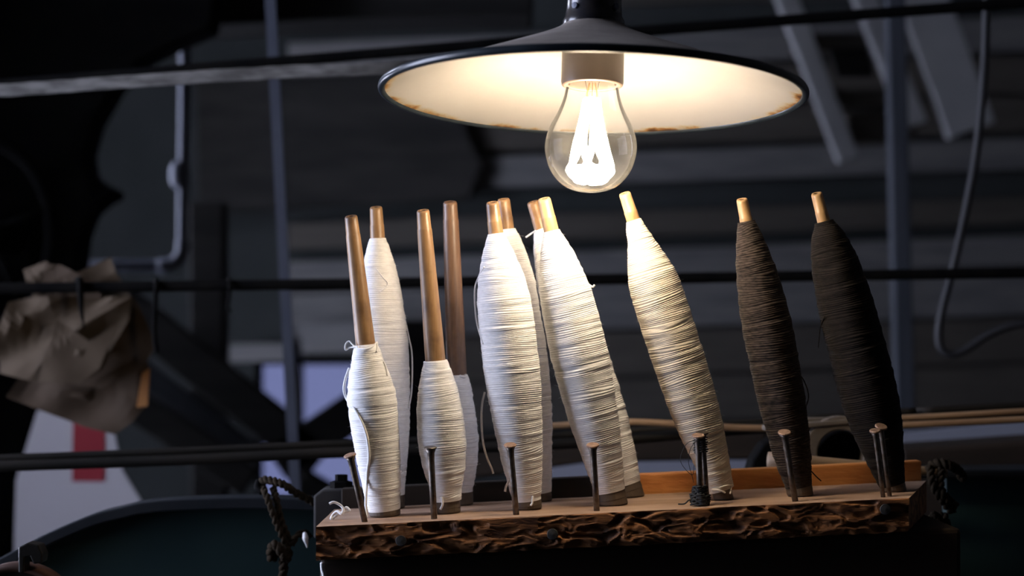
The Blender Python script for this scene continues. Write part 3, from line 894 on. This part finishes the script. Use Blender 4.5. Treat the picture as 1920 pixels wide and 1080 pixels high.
# back, bottom, ends
bk = len(V)
for i in range(W):
    x = V[nb + (NY - 1) * W + i].x
    V.append(Vector((x, DEPTH, zb(x) - TH)))
for i in range(NX):
    Fs.append((nb + (NY - 1) * W + i, nb + (NY - 1) * W + i + 1, bk + i + 1, bk + i))
    Fs.append((bk + i, bk + i + 1, NZ * W + i + 1, NZ * W + i))
for side in (0, NX):
    loop = [j * W + side for j in range(NZ + 1)] + [bk + side] + [nb + k * W + side for k in range(NY - 1, -1, -1)]
    Fs.append(tuple(loop))
bo = make('board', (V, Fs), M['board'], rk, smooth=False)
# ledge strip along the back, in two lengths
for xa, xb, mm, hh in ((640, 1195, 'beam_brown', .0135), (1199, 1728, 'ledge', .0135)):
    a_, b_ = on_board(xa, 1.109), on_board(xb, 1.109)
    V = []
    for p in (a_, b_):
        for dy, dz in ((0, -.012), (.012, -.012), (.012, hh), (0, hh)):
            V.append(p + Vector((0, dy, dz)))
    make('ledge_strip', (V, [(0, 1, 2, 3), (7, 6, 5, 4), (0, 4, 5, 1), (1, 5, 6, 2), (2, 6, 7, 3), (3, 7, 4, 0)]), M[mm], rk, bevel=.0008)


# nails standing in the board: photo column and row of the head, photo column of the foot
def nail(hx, hy, bx, Y, tilt=(0, 0), rust=True, r=.0021, rh=.0041, top=True):
    foot = on_board(bx, Y)
    hd = P(hx, hy, Y)
    ax = (hd - foot).normalized()
    L_ = (hd - foot).length
    sh = make('nail', lathe([(0, -.006), (r * .9, -.006), (r * .95, L_ * .5), (r, L_ - .008), (r * 1.1, L_ - .004), (r * 1.6, L_ - .0016), (r * 1.0, L_ - .0012), (0, L_ - .001)], 14, foot, ax), M['nail'], rk, smooth=True)
    ax2 = (ax + Vector((tilt[0], tilt[1], 0))).normalized()
    make('nail_head', lathe([(0, 0), (rh * .75, 0), (rh, .0006), (rh, .0013), (rh * .9, .0017), (0, .0018)], 18, foot + ax * (L_ - .0016), ax2), M['nail_rust'] if rust else M['nail'], sh)
    return sh


nail(656, 852, 684, 1.016, (-.05, -.25))
nail(807, 838, 814, 1.014, (.03, -.12), rust=False, r=.0022)
nail(956, 833, 968, 1.014, (.03, -.3))
nail(1111, 833, 1119, 1.014, (.02, -.3))
nail(1309, 815, 1313, 1.013, (.02, -.25), r=.0021)
nail(1316, 810, 1326, 1.020, (.05, -.2), rust=False, r=.0019)
nail(1470, 809, 1491, 1.014, (.1, -.4))
nail(1640, 806, 1656, 1.013, (.05, -.3), r=.0016, rh=.0035)
nail(1651, 798, 1668, 1.019, (.3, -.5), r=.0016, rh=.0040)
# flat nail heads driven into the hewn front
for x, y in ((752, 1014), (1036, 1002), (1660, 955)):
    p = P(x, y, 1.0)
    hd = make('driven_nail', lathe([(0, 0), (.0028, 0), (.0036, .0008), (.0032, .0016), (0, .0019)], 18, p + Vector((0, .0012, 0)), (0, -1, .05)), M['screw'], rk)

# black thread wound round the pair of nails
f0 = on_board(1313, 1.013); ax = (P(1309, 815, 1.013) - f0).normalized()
V = []
tp = []
for k in range(150):
    h = (k / 150) * .012
    ang = k * .42
    rr_ = .0036 + .0012 * math.sin(k * 1.7) + (.0016 if h < .007 else 0)
    tp.append(f0 + ax * (h + .0006) + Vector((math.cos(ang) * rr_, math.sin(ang) * rr_, .0006 * math.sin(k * 2.3))))
t1_ = tube(tp, .0007, 6)
tp = []
L5 = (P(1309, 815, 1.013) - f0).length
for k in range(70):
    h = L5 - .002 - (k / 70) * .010
    ang = k * .6
    c_ = f0 + ax * h + Vector((.0018, .004, 0))
    tp.append(c_ + Vector((math.cos(ang) * (.0042 + .0004 * math.sin(k)), math.sin(ang) * .0062, 0)))
t2_ = tube(tp, .0005, 6)
q0 = f0 + ax * (L5 - .003)
loops = [tube(spline([q0 + Vector(d) for d in ((-.002, -.002, 0), (-.008, -.003, -.003), (-.0115, -.002, -.012), (-.009, -.003, -.018), (-.004, -.004, -.022), (-.003, -.003, -.016))], 6), .00022, 5),
         tube(spline([q0 + Vector(d) for d in ((-.002, -.003, -.001), (-.0055, -.004, -.006), (-.0065, -.003, -.014), (-.004, -.003, -.024), (-.0035, -.004, -.027))], 6), .0002, 5),
         tube(spline([f0 + Vector(d) for d in ((-.003, 0, .003), (-.007, -.002, .004), (-.010, -.001, .0015), (-.014, 0, .0012))], 6), .0005, 5)]
o = make('thread_tangle', merge(t1_, t2_, *loops), M['black_thread'], rk, smooth=True)
o['label'] = 'black thread tangled round two nails'

# white fluff at the rack's left end
p = on_board(632, 1.035)
fl = [(-.004, 0, .0006), (-.003, .002, .003), (.000, .001, .0055), (.003, -.001, .004), (.004, 0, .007), (.002, .001, .0095), (-.002, 0, .0115), (-.005, 0, .0105)]
fl2 = [(-.003, .001, .0006), (.001, .002, .004), (.005, .001, .005), (.008, 0, .006), (.006, .001, .008), (.004, .001, .006)]
o = make('thread_scrap', merge(tube(spline([p + Vector(d) for d in fl], 7), .0009, 7), tube(spline([p + Vector(d) for d in fl2], 7), .0009, 7)), M['yarn_white'], smooth=True, loc=p)
tag(o, 'curl of white thread lying on the left end of the rack', 'thread')
q = on_board(606, 1.006)
o = make('thread_end', tube(spline([P(604, 1056, 1.004), P(605, 1068, 1.006), P(608, 1085, 1.006), P(607, 1130, 1.007)], 6), .0014, 8), M['yarn_white'], smooth=True, loc=P(605, 1060, 1.005))
tag(o, 'white thread hanging below the left end of the rack', 'thread')


# ------------------------------------------------------------------ the pirns
def smooth_noise(n, scale, seed, amp=1.0):
    g = np.random.default_rng(seed)
    k = max(int(n / scale), 2) + 3
    c = g.normal(size=k)
    x = np.linspace(0, k - 3.001, n)
    i = x.astype(int); f = x - i; f = f * f * (3 - 2 * f)
    return amp * (c[i] * (1 - f) + c[i + 1] * f)


def pirn(label, top, base, Yt, Yb, prof, cover, yarn, rod='wood', tip_r=12.5, mid_r=18.5, group='white yarn pirns on the rack', seed=1,
         coarse=1.0, foot=True, hairs=500, foot_r=None):
    """A turned wooden pirn wound with yarn. prof: [(photo row, half width in px)] of the wound yarn."""
    Bp = on_board(base[0], Yb)
    Tp = P(top[0], top[1], Yt)
    ax = Tp - Bp; L_ = ax.length; ax.normalize()
    u, v, t = frame_of(ax)
    by = HZ + (CZ - Bp.z) * F / Yb
    def s_of(y):            # photo row -> distance along the axis (perspective along the lean)
        a_ = (by - y) / (by - top[1])
        lo_, hi_ = 0.0, 1.0
        for _ in range(30):
            m_ = (lo_ + hi_) / 2; q_ = Bp.lerp(Tp, m_)
            if HZ + (CZ - q_.z) * F / q_.y > y: lo_ = m_
            else: hi_ = m_
        return (lo_ + hi_) / 2 * L_
    rt = thing('yarn_pirn', label, 'pirn', Bp, group)
    px = lambda r_, s: r_ / F * (Yb + (Yt - Yb) * s / L_)
    s0, s1 = s_of(prof[-1][0]), s_of(prof[0][0])
    # spindle with a shouldered tip and a bore
    tipl = L_ - .0125
    rr_ = lambda s: px(tip_r + (mid_r - tip_r) * min((L_ - s) / (L_ * .46), 1.0), s)
    pr_ = [(0, .004)] + [(rr_(s), s) for s in np.linspace(.004, tipl - .0006, 14)] + [(rr_(tipl) * 1.0, tipl), (rr_(tipl) * .955, tipl + .0004), (rr_(L_) * .95, L_ - .0035), (rr_(L_) * .93, L_ - .0012), (rr_(L_) * .82, L_ - .0001), (rr_(L_) * .42, L_), (rr_(L_) * .38, L_ - .001)]
    def cut(vf):
        vv, ff = vf
        return [p + ax * ((p - Tp).y * .27 if (p - Bp).dot(ax) > L_ - .0023 else 0) for p in vv], ff
    sp = make('spindle', cut(lathe(pr_, 28, Bp, ax)), M[rod], rt, smooth=True)
    make('bore', cut(lathe([(rr_(L_) * .40, L_ - .0004), (rr_(L_) * .36, L_ - .0022), (0, L_ - .0022)], 20, Bp, ax)), M['wood_hole'], sp)
    if foot:
        fr_ = px(foot_r or (prof[-1][1] * .98), 0)
        fv, ff = lathe([(0, 0.0002), (fr_ * .96, .0002), (fr_, .001), (fr_, s0 * .45), (fr_ * 1.02, s0 * .5), (fr_ * .97, s0 + .004), (0, s0 + .004)], 28, Bp, ax)
        for k_ in range(len(fv)):
            if (fv[k_] - Bp).dot(ax) < .0015:
                lift = .0012 if (fv[k_] - Bp).dot(ax) > .0006 else .0004
                fv[k_] = fv[k_] + ax * ((zb(fv[k_].x) + lift - fv[k_].z) / ax.z)
        make('foot', (fv, ff), M['pirn_base'], rt, smooth=False)
    # wound yarn: real coils
    rows = int((s1 - s0) / .00026); seg = 84
    g = np.random.default_rng(seed)
    ss = np.linspace(s0, s1, rows)
    ys = [p_[0] for p_ in prof]; hw = [p_[1] for p_ in prof]
    sk = np.array([s_of(y_) for y_ in ys]); rk_ = np.array([px(h_, s_) for h_, s_ in zip(hw, sk)])
    od = np.argsort(sk)
    rad = np.interp(ss, sk[od], rk_[od])
    kw = max(int(rows * .035), 3); ker = np.hanning(kw + 2)[1:-1]; ker /= ker.sum()
    rad = np.convolve(np.pad(rad, kw, mode='edge'), ker, 'same')[kw:-kw]
    th = np.linspace(0, 2 * np.pi, seg, endpoint=False)
    S, T = np.meshgrid(ss, th, indexing='ij')
    # winding advances with a wandering pitch
    pitch = .00125 * coarse
    wob = smooth_noise(rows, rows / 40, seed + 11, .35)[:, None]
    wob = wob + smooth_noise(rows, rows / 22, seed + 3, .55)[:, None] * np.cos(T + seed) + smooth_noise(rows, rows / 30, seed + 5, .3)[:, None] * np.cos(2 * T + 2.1 * seed)
    uu = (S - s0) / pitch + T / (2 * np.pi) + wob
    d = .00030 * coarse * (1 + .5 * smooth_noise(rows, 5, seed + 41, 1.0)[:, None] * np.cos(T * 2 + seed)) * (np.abs(np.sin(np.pi * uu)) ** .8 - .6)
    # groups of thread lying proud of the rest
    g1 = smooth_noise(rows, 9 * coarse, seed + 21, 1.0)[:, None]; g2 = smooth_noise(rows, 9 * coarse, seed + 22, 1.0)[:, None]; g3 = smooth_noise(rows, 8 * coarse, seed + 23, 1.0)[:, None]
    d = d + .00015 * coarse * (g1 * .6 + g2 * np.cos(T + .6 * g1) + g3 * np.sin(T * 2))
    d = d + .00016 * smooth_noise(rows, rows / 9, seed + 31, 1.0)[:, None] * (1 + .4 * np.cos(T + seed * 1.3))
    end = np.clip(np.minimum((ss - s0) / .004, (s1 - ss) / .004), 0, 1)[:, None]
    Rr = rad[:, None] + d * (0.35 + .65 * end)
    U = np.array(u); Vv = np.array(v); A3 = np.array(t); B3 = np.array(Bp)
    co = B3 - np.array(Bp) + S[..., None] * A3 + (Rr * np.cos(T))[..., None] * U + (Rr * np.sin(T))[..., None] * Vv
    nv = rows * seg
    idx = np.arange(nv).reshape(rows, seg)
    q = np.stack([idx[:-1], np.roll(idx, -1, 1)[:-1], np.roll(idx, -1, 1)[1:], idx[1:]], -1).reshape(-1, 4)
    me = bpy.data.meshes.new('yarn')
    capb = co[0].mean(0) ; capt = co[-1].mean(0)
    allv = np.vstack([co.reshape(-1, 3), capb[None], capt[None]])
    tri = [(nv, (k + 1) % seg, k) for k in range(seg)] + [(nv + 1, (rows - 1) * seg + k, (rows - 1) * seg + (k + 1) % seg) for k in range(seg)]
    nq = len(q); nt_ = len(tri)
    me.vertices.add(len(allv)); me.vertices.foreach_set('co', allv.astype(np.float32).ravel())
    me.loops.add(nq * 4 + nt_ * 3)
    me.loops.foreach_set('vertex_index', np.concatenate([q.ravel(), np.array(tri).ravel()]).astype(np.int32))
    me.polygons.add(nq + nt_)
    me.polygons.foreach_set('loop_start', np.concatenate([np.arange(nq) * 4, nq * 4 + np.arange(nt_) * 3]).astype(np.int32))
    me.polygons.foreach_set('use_smooth', np.ones(nq + nt_, dtype=bool))
    me.update(calc_edges=True); me.validate()
    me.materials.append(M[yarn])
    yo = bpy.data.objects.new('yarn', me); C.objects.link(yo); yo.parent = rt
    # fluff: short fibres standing off the thread
    if hairs:
        hv, hf = [], []
        for _ in range(hairs):
            i = g.integers(4, rows - 4); k = g.integers(0, seg)
            p0 = co[i, k]; nr = np.cos(th[k]) * U + np.sin(th[k]) * Vv; tg_ = -np.sin(th[k]) * U + np.cos(th[k]) * Vv
            ln = g.uniform(.0006, .0024) * coarse; dr = nr * g.uniform(.25, .9) + tg_ * g.normal() * .9 + A3 * g.normal() * .6
            dr /= np.linalg.norm(dr); cv = (g.normal(size=3)) * ln * .35
            wv = np.cross(dr, g.normal(size=3)); wv /= np.linalg.norm(wv); wd = .00004
            b_ = len(hv)
            for f_ in (0, .35, .7, 1.0):
                c_ = p0 - nr * .0001 + dr * ln * f_ + cv * f_ * f_
                hv += [c_ + wv * wd * (1 - .7 * f_), c_ - wv * wd * (1 - .7 * f_)]
            for j in range(3):
                hf.append((b_ + 2 * j, b_ + 2 * j + 1, b_ + 2 * j + 3, b_ + 2 * j + 2))
        mf = bpy.data.meshes.new('yarn_fluff'); mf.from_pydata([tuple(x) for x in hv], [], hf); mf.update(); mf.materials.append(M[yarn])
        fo = bpy.data.objects.new('yarn_fluff', mf); C.objects.link(fo); fo.parent = yo; fo['kind'] = 'stuff'
    def surf(x, y):
        s_ = s_of(y); c_ = Bp + ax * s_
        r_ = float(np.interp(s_, ss, rad)); dx = abs((x - 960) / F * c_.y - c_.x)
        return c_.y - math.sqrt(max(r_ * r_ - dx * dx, 0))
    return rt, surf


YFB, YFT = 1.045, 1.036      # front row: foot and tip distance
YBB, YBT = 1.092, 1.088     # back row


def thread(pn, pts, r=.0005, yarn='yarn_white', n=8):
    """A strand on or beside a pirn: (photo column, photo row[, stand-off in mm]) laid on the yarn's surface."""
    rt, surf = pn
    q = [P(p[0], p[1], surf(p[0], p[1]) - r * .8 - (p[2] * .001 if len(p) > 2 else 0)) for p in pts]
    return make('loose_thread', tube(spline(q, n), r, 7), M[yarn], rt, smooth=True)


f1 = pirn('half wound white pirn with a long bare spindle, leftmost in front', (658, 405), (722, 967), YFT, YFB,
              [(646, 20), (655, 25), (680, 32), (705, 39), (740, 45), (785, 46.5), (849, 42), (900, 37), (930, 33), (956, 30)], 0, 'yarn_white', 'wood', 13, 19, seed=1)
b1 = pirn('full white pirn standing behind the leftmost half wound one', (705, 388), (735, 950), YBT, YBB,
              [(447, 15), (470, 23), (500, 30), (540, 38), (600, 45), (660, 47), (720, 46), (796, 42), (860, 34), (928, 25)], 0, 'yarn_white', 'wood', 12.5, 18, seed=2)
f2 = pirn('half wound white pirn with a bare brown spindle, behind the second nail', (793, 394), (840, 963), YFT, YFB,
              [(676, 22), (692, 27), (722, 35), (760, 42), (800, 45), (835, 45), (870, 40), (905, 33), (938, 27)], 0, 'yarn_white', 'wood', 13, 19, seed=3, foot_r=24)
b2 = pirn('white pirn with a dark bare spindle, half hidden by its front neighbour', (844, 378), (866, 944), YBT, YBB,
              [(703, 20), (712, 23), (740, 28), (785, 34), (820, 36), (865, 32), (922, 22)], 0, 'yarn_white', 'wood_dark', 14, 18.5, seed=4)
f3 = pirn('full white pirn in front with a loose thread hanging on its left', (923, 379), (990, 957), YFT, YFB,
              [(438, 15), (455, 22), (480, 32), (520, 44), (560, 50), (610, 52.5), (680, 52.5), (730, 51), (770, 48), (810, 45), (860, 39), (900, 33), (938, 27)], 0, 'yarn_white', 'wood', 13, 18, seed=5)
b3 = pirn('full white pirn standing close behind the one with the hanging thread', (944, 373), (1010, 942), YBT, YBB,
              [(430, 15), (450, 23), (475, 31), (530, 42), (600, 46), (660, 48), (730, 47), (800, 43), (860, 35), (924, 26)], 0, 'yarn_white', 'wood', 12.5, 17, seed=6)
b4 = pirn('white pirn leaning mostly hidden behind the one under the bulb', (999, 378), (1176, 936), YBT + .012, YBB + .002,
              [(430, 15), (450, 22), (480, 31), (520, 40), (600, 47), (700, 49), (800, 47), (860, 41), (910, 33)], 0, 'yarn_white', 'wood', 12.5, 17, seed=7)
f4 = pirn('full white pirn leaning left just below the glowing bulb', (1020, 372), (1150, 947), YFT, YFB,
              [(433, 15), (450, 22), (470, 30), (490, 36), (520, 43), (560, 49), (600, 52), (660, 54), (700, 53), (760, 49), (800, 45), (860, 37), (921, 28)], 0, 'yarn_white', 'wood_pale', 13, 18, seed=8)
f5 = pirn('cream pirn leaning left, alone right of the bulb', (1171, 362), (1358, 931), YFT, YFB,
              [(413, 14), (430, 19), (455, 26), (490, 38), (520, 46), (560, 49), (620, 50), (700, 49), (760, 46), (800, 43), (860, 34), (918, 25)], 0, 'yarn_cream', 'wood_pale', 12, 16, group='coloured yarn pirns on the rack', seed=9, coarse=1.05, foot_r=18)
k1 = pirn('charcoal brown pirn, the left one of the two dark pirns', (1391, 373), (1501, 924), YFT, YFB,
              [(415, 16), (432, 22), (465, 30), (500, 37), (550, 43), (600, 46), (700, 46), (750, 44), (800, 40), (860, 34), (912, 25)], 0, 'yarn_brown', 'wood_pale', 11.5, 15, group='coloured yarn pirns on the rack', seed=10, coarse=1.2, hairs=1100)
k2 = pirn('black pirn, rightmost on the rack', (1531, 362), (1676, 914), YFT, YFB,
              [(415, 17), (440, 31), (470, 39), (500, 45), (550, 50), (600, 53), (700, 55), (760, 52), (800, 47), (860, 36), (908, 24)], 0, 'yarn_black', 'wood_pale', 11.5, 15, group='coloured yarn pirns on the rack', seed=11, coarse=1.1, hairs=900)

# loose threads
thread(f1, [(672, 650, .5), (656, 652, 1), (648, 656, 1), (648, 646, 1), (655, 640, 1), (666, 650, 1), (684, 655, 1), (698, 650, 1), (707, 642, 1), (706, 660)], .00055)
thread(f1, [(655, 690), (648, 710), (645, 730, 1), (650, 748, .8), (664, 765, .7), (678, 790, .7), (687, 815, .7), (691, 840, .7), (692, 860, .7), (689, 885, .8), (688, 905, 1.5), (686, 935, 14), (686, 955, 18), (687, 970, 24)], .0009)
thread(f1, [(719, 678), (724, 690, .4), (726, 704)], .0006)
thread(b1, [(762, 610), (767, 635), (772, 660), (773, 700), (771, 740), (766, 765)], .00055)
thread(b1, [(688, 485), (702, 500), (718, 520), (727, 532), (716, 545), (690, 556)], .0004)
thread(f3, [(908, 500), (895, 525), (890, 545), (891, 580), (895, 610), (906, 645)], .00055)
thread(f3, [(909, 735, .3), (904, 758, 1), (903, 790, 2), (906, 830, 3), (914, 860, 3), (922, 878, 3), (925, 888, 3)], .0007)
thread(f3, [(956, 898), (949, 912, 1), (947, 922, 1)], .0008)
thread(f3, [(999, 930, .2), (998, 943, 1), (995, 948, 1)], .0007)
thread(f2, [(828, 932, .2), (830, 945, 1), (826, 955, 1)], .0008)
thread(b2, [(862, 705), (870, 707), (874, 703, .5)], .001)
thread(b1, [(742, 892), (748, 886, .4), (753, 884, .6)], .0008)
thread(b4, [(1004, 433), (996, 438), (986, 445)], .0006)
thread(f4, [(1103, 533), (1111, 538, .3), (1115, 534, .3)], .0007)
thread(f5, [(1350, 914, .1), (1361, 911, .6), (1370, 911, .6), (1369, 926, .8)], .0006, 'yarn_cream')
thread(f5, [(1335, 918, .1), (1348, 919, .5), (1360, 924, .8)], .0006, 'yarn_cream')
thread(k1, [(1501, 705), (1508, 715), (1516, 738), (1514, 755), (1509, 764)], .0004, 'yarn_brown')
thread(k1, [(1435, 520), (1446, 525, .1), (1456, 550, .1), (1464, 580, .1), (1470, 605)], .0003, 'yarn_brown')
thread(k1, [(1518, 880), (1530, 893), (1540, 902)], .0004, 'yarn_brown')
thread(k2, [(1546, 592), (1539, 612), (1536, 635), (1534, 652)], .0003, 'yarn_brown')

# ------------------------------------------------------------------ the pendant lamp
YL = .984
LS = YL / .965      # the lamp's size relative to its drawing below
RR = .1255
rim_c = P(1110, 0, YL); rim_c.z = CZ + .1478 * LS
lp = thing('pendant_lamp', 'dark enamelled conical pendant lamp with a glowing clear bulb', 'lamp', rim_c)
lp.rotation_euler = (R(-2.5), R(1.45), 0)
lp.scale = (LS, LS, LS)
M['enamel'] = enamel_mat(RR)
M['shade_out'] = mat('dusty_dark_enamel', (0.26, 0.225, 0.195), 0.85, col2=(0.37, 0.325, 0.285), scale=35, detail=8, bump=0.15, bscale=300, spec=0.3)
M['rim'] = mat('navy_enamel_rim', (0.010, 0.014, 0.019), 0.3, col2=(0.02, 0.028, 0.034), scale=60, spec=0.4, coat=0.08)
M['neck'] = mat('black_enamel_neck', (0.012, 0.013, 0.018), 0.22, col2=(0.03, 0.025, 0.022), scale=60, spec=0.6)
M['socket'] = mat('brown_bakelite', (0.085, 0.06, 0.046), 0.4, col2=(0.11, 0.08, 0.06), scale=30, spec=0.5)
M['brass'] = mat('brass_screw', (0.75, 0.50, 0.22), 0.3, 0.9, col2=(0.6, 0.4, 0.2), scale=60)
prof = [(RR, 0.0), (.118, .0022), (.10, .0085), (.08, .0158), (.06, .0232), (.04, .0308), (.028, .0358), (.0205, .0398), (.0172, .043)]
T_ = .0016
lo_ = spline([(a_, 0, b_) for a_, b_ in prof], 4)
make('shade', lathe([(p_.x, p_.z + T_) for p_ in lo_], 128), M['shade_out'], lp, smooth=True, local=True)
li = make('shade_lining', lathe([(p_.x - .0005, p_.z) for p_ in lo_] + [(0, .043)], 128), M['enamel'], lp, smooth=True, local=True)
rb = [(RR + .0012 + .0022 * math.cos(x), .0006 + .0024 * math.sin(x)) for x in np.linspace(0, 2 * math.pi, 17)]
make('rim_bead', lathe(rb, 128), M['rim'], lp, smooth=True, local=True)
make('neck', lathe([(.0188, .0415), (.0188, .0455), (.0172, .048), (.0166, .056), (.0166, .078), (.013, .086), (.0085, .092), (0, .092)], 40), M['neck'], lp, smooth=True, local=True)
for k in range(4):
    x = 2 * math.pi * k / 4 + 3.95
    make('neck_screw', lathe([(0, 0), (.002, 0), (.002, .0012), (0, .0016)], 10, (math.cos(x) * .0168, math.sin(x) * .0168, .052), (math.cos(x), math.sin(x), 0)), M['pipe'], lp, local=True)
sk_ = make('socket', lathe([(0, .042), (.0187, .042), (.0189, .0085), (.0184, .0065), (.0172, .006), (.0152, .0064), (.0148, .0085), (.0148, .030), (0, .030)], 56), M['socket'], lp, smooth=False, local=True, bevel=.0003)
for p_ in sk_.data.polygons: p_.use_smooth = True
try:
    sk_.data.set_sharp_from_angle(angle=R(35))
except Exception:
    pass
make('cord', tube([(0, 0, .09), (.001, 0, .4), (0, 0, (ZC - rim_c.z) / LS - .003)], .0035, 10), M['cable'], lp, smooth=True, local=True)
# bulb
bz = lambda y_: -(y_ - HZ) / F * .965 - .1478
bprof = [(.0118, .0235), (.0132, .019), (.0146, bz(152)), (.0158, bz(165)), (.0168, bz(180)), (.0186, bz(198)), (.0212, bz(216)), (.0242, bz(234)), (.0265, bz(253)), (.0276, bz(272)), (.0272, bz(292)),
         (.0250, bz(315)), (.0210, bz(335)), (.0150, bz(351)), (.0080, bz(359)), (0, bz(362))]
bs = spline([(a_, 0, b_) for a_, b_ in bprof], 5)
bb = make('bulb', lathe([(max(p_.x, 0), p_.z) for p_ in bs[:-1]] + [(0, bz(362))], 72), M['bulb_glass'], lp, smooth=True, local=True)
bb['label'] = 'clear glass bulb'
sc_ = [(.0122, .0215)]
for k in range(12):
    sc_ += [(.0133, .0225 + k * .0006), (.0125, .0228 + k * .0006)]
make('screw_cap', lathe([(.0105, .018)] + sc_ + [(0, .0305)], 40), M['brass'], bb, smooth=True, local=True)
make('glass_stem', lathe([(.0055, .0200), (.0050, .012), (.0034, .004), (.0028, -.004), (.0032, -.007), (0, -.008)], 24), M['bulb_glass'], bb, smooth=True, local=True)
fil = []
NF = 7
for k in range(NF):
    x = 2 * math.pi * k / NF + .2
    pol = lambda r_, a_, y_: Vector((math.cos(x + a_) * r_, math.sin(x + a_) * r_, bz(y_)))
    fp = [pol(.0034, 0, 186), pol(.0062, .2, 235), pol(.0100, .45, 285), pol(.0130, .9, 318), pol(.0128, 1.6, 322), pol(.0100, 2.3, 334), pol(.0062, 3.0, 340), pol(.0028, 3.6, 332)]
    make('filament', tube(spline(fp, 5), .0020, 8), M['filament'], bb, smooth=True, local=True)
    make('support_wire', tube([Vector((math.cos(x) * .002, math.sin(x) * .002, .008)), fp[0] + Vector((0, 0, .003)), fp[0]], .0003, 5), M['brass'], bb, local=True)
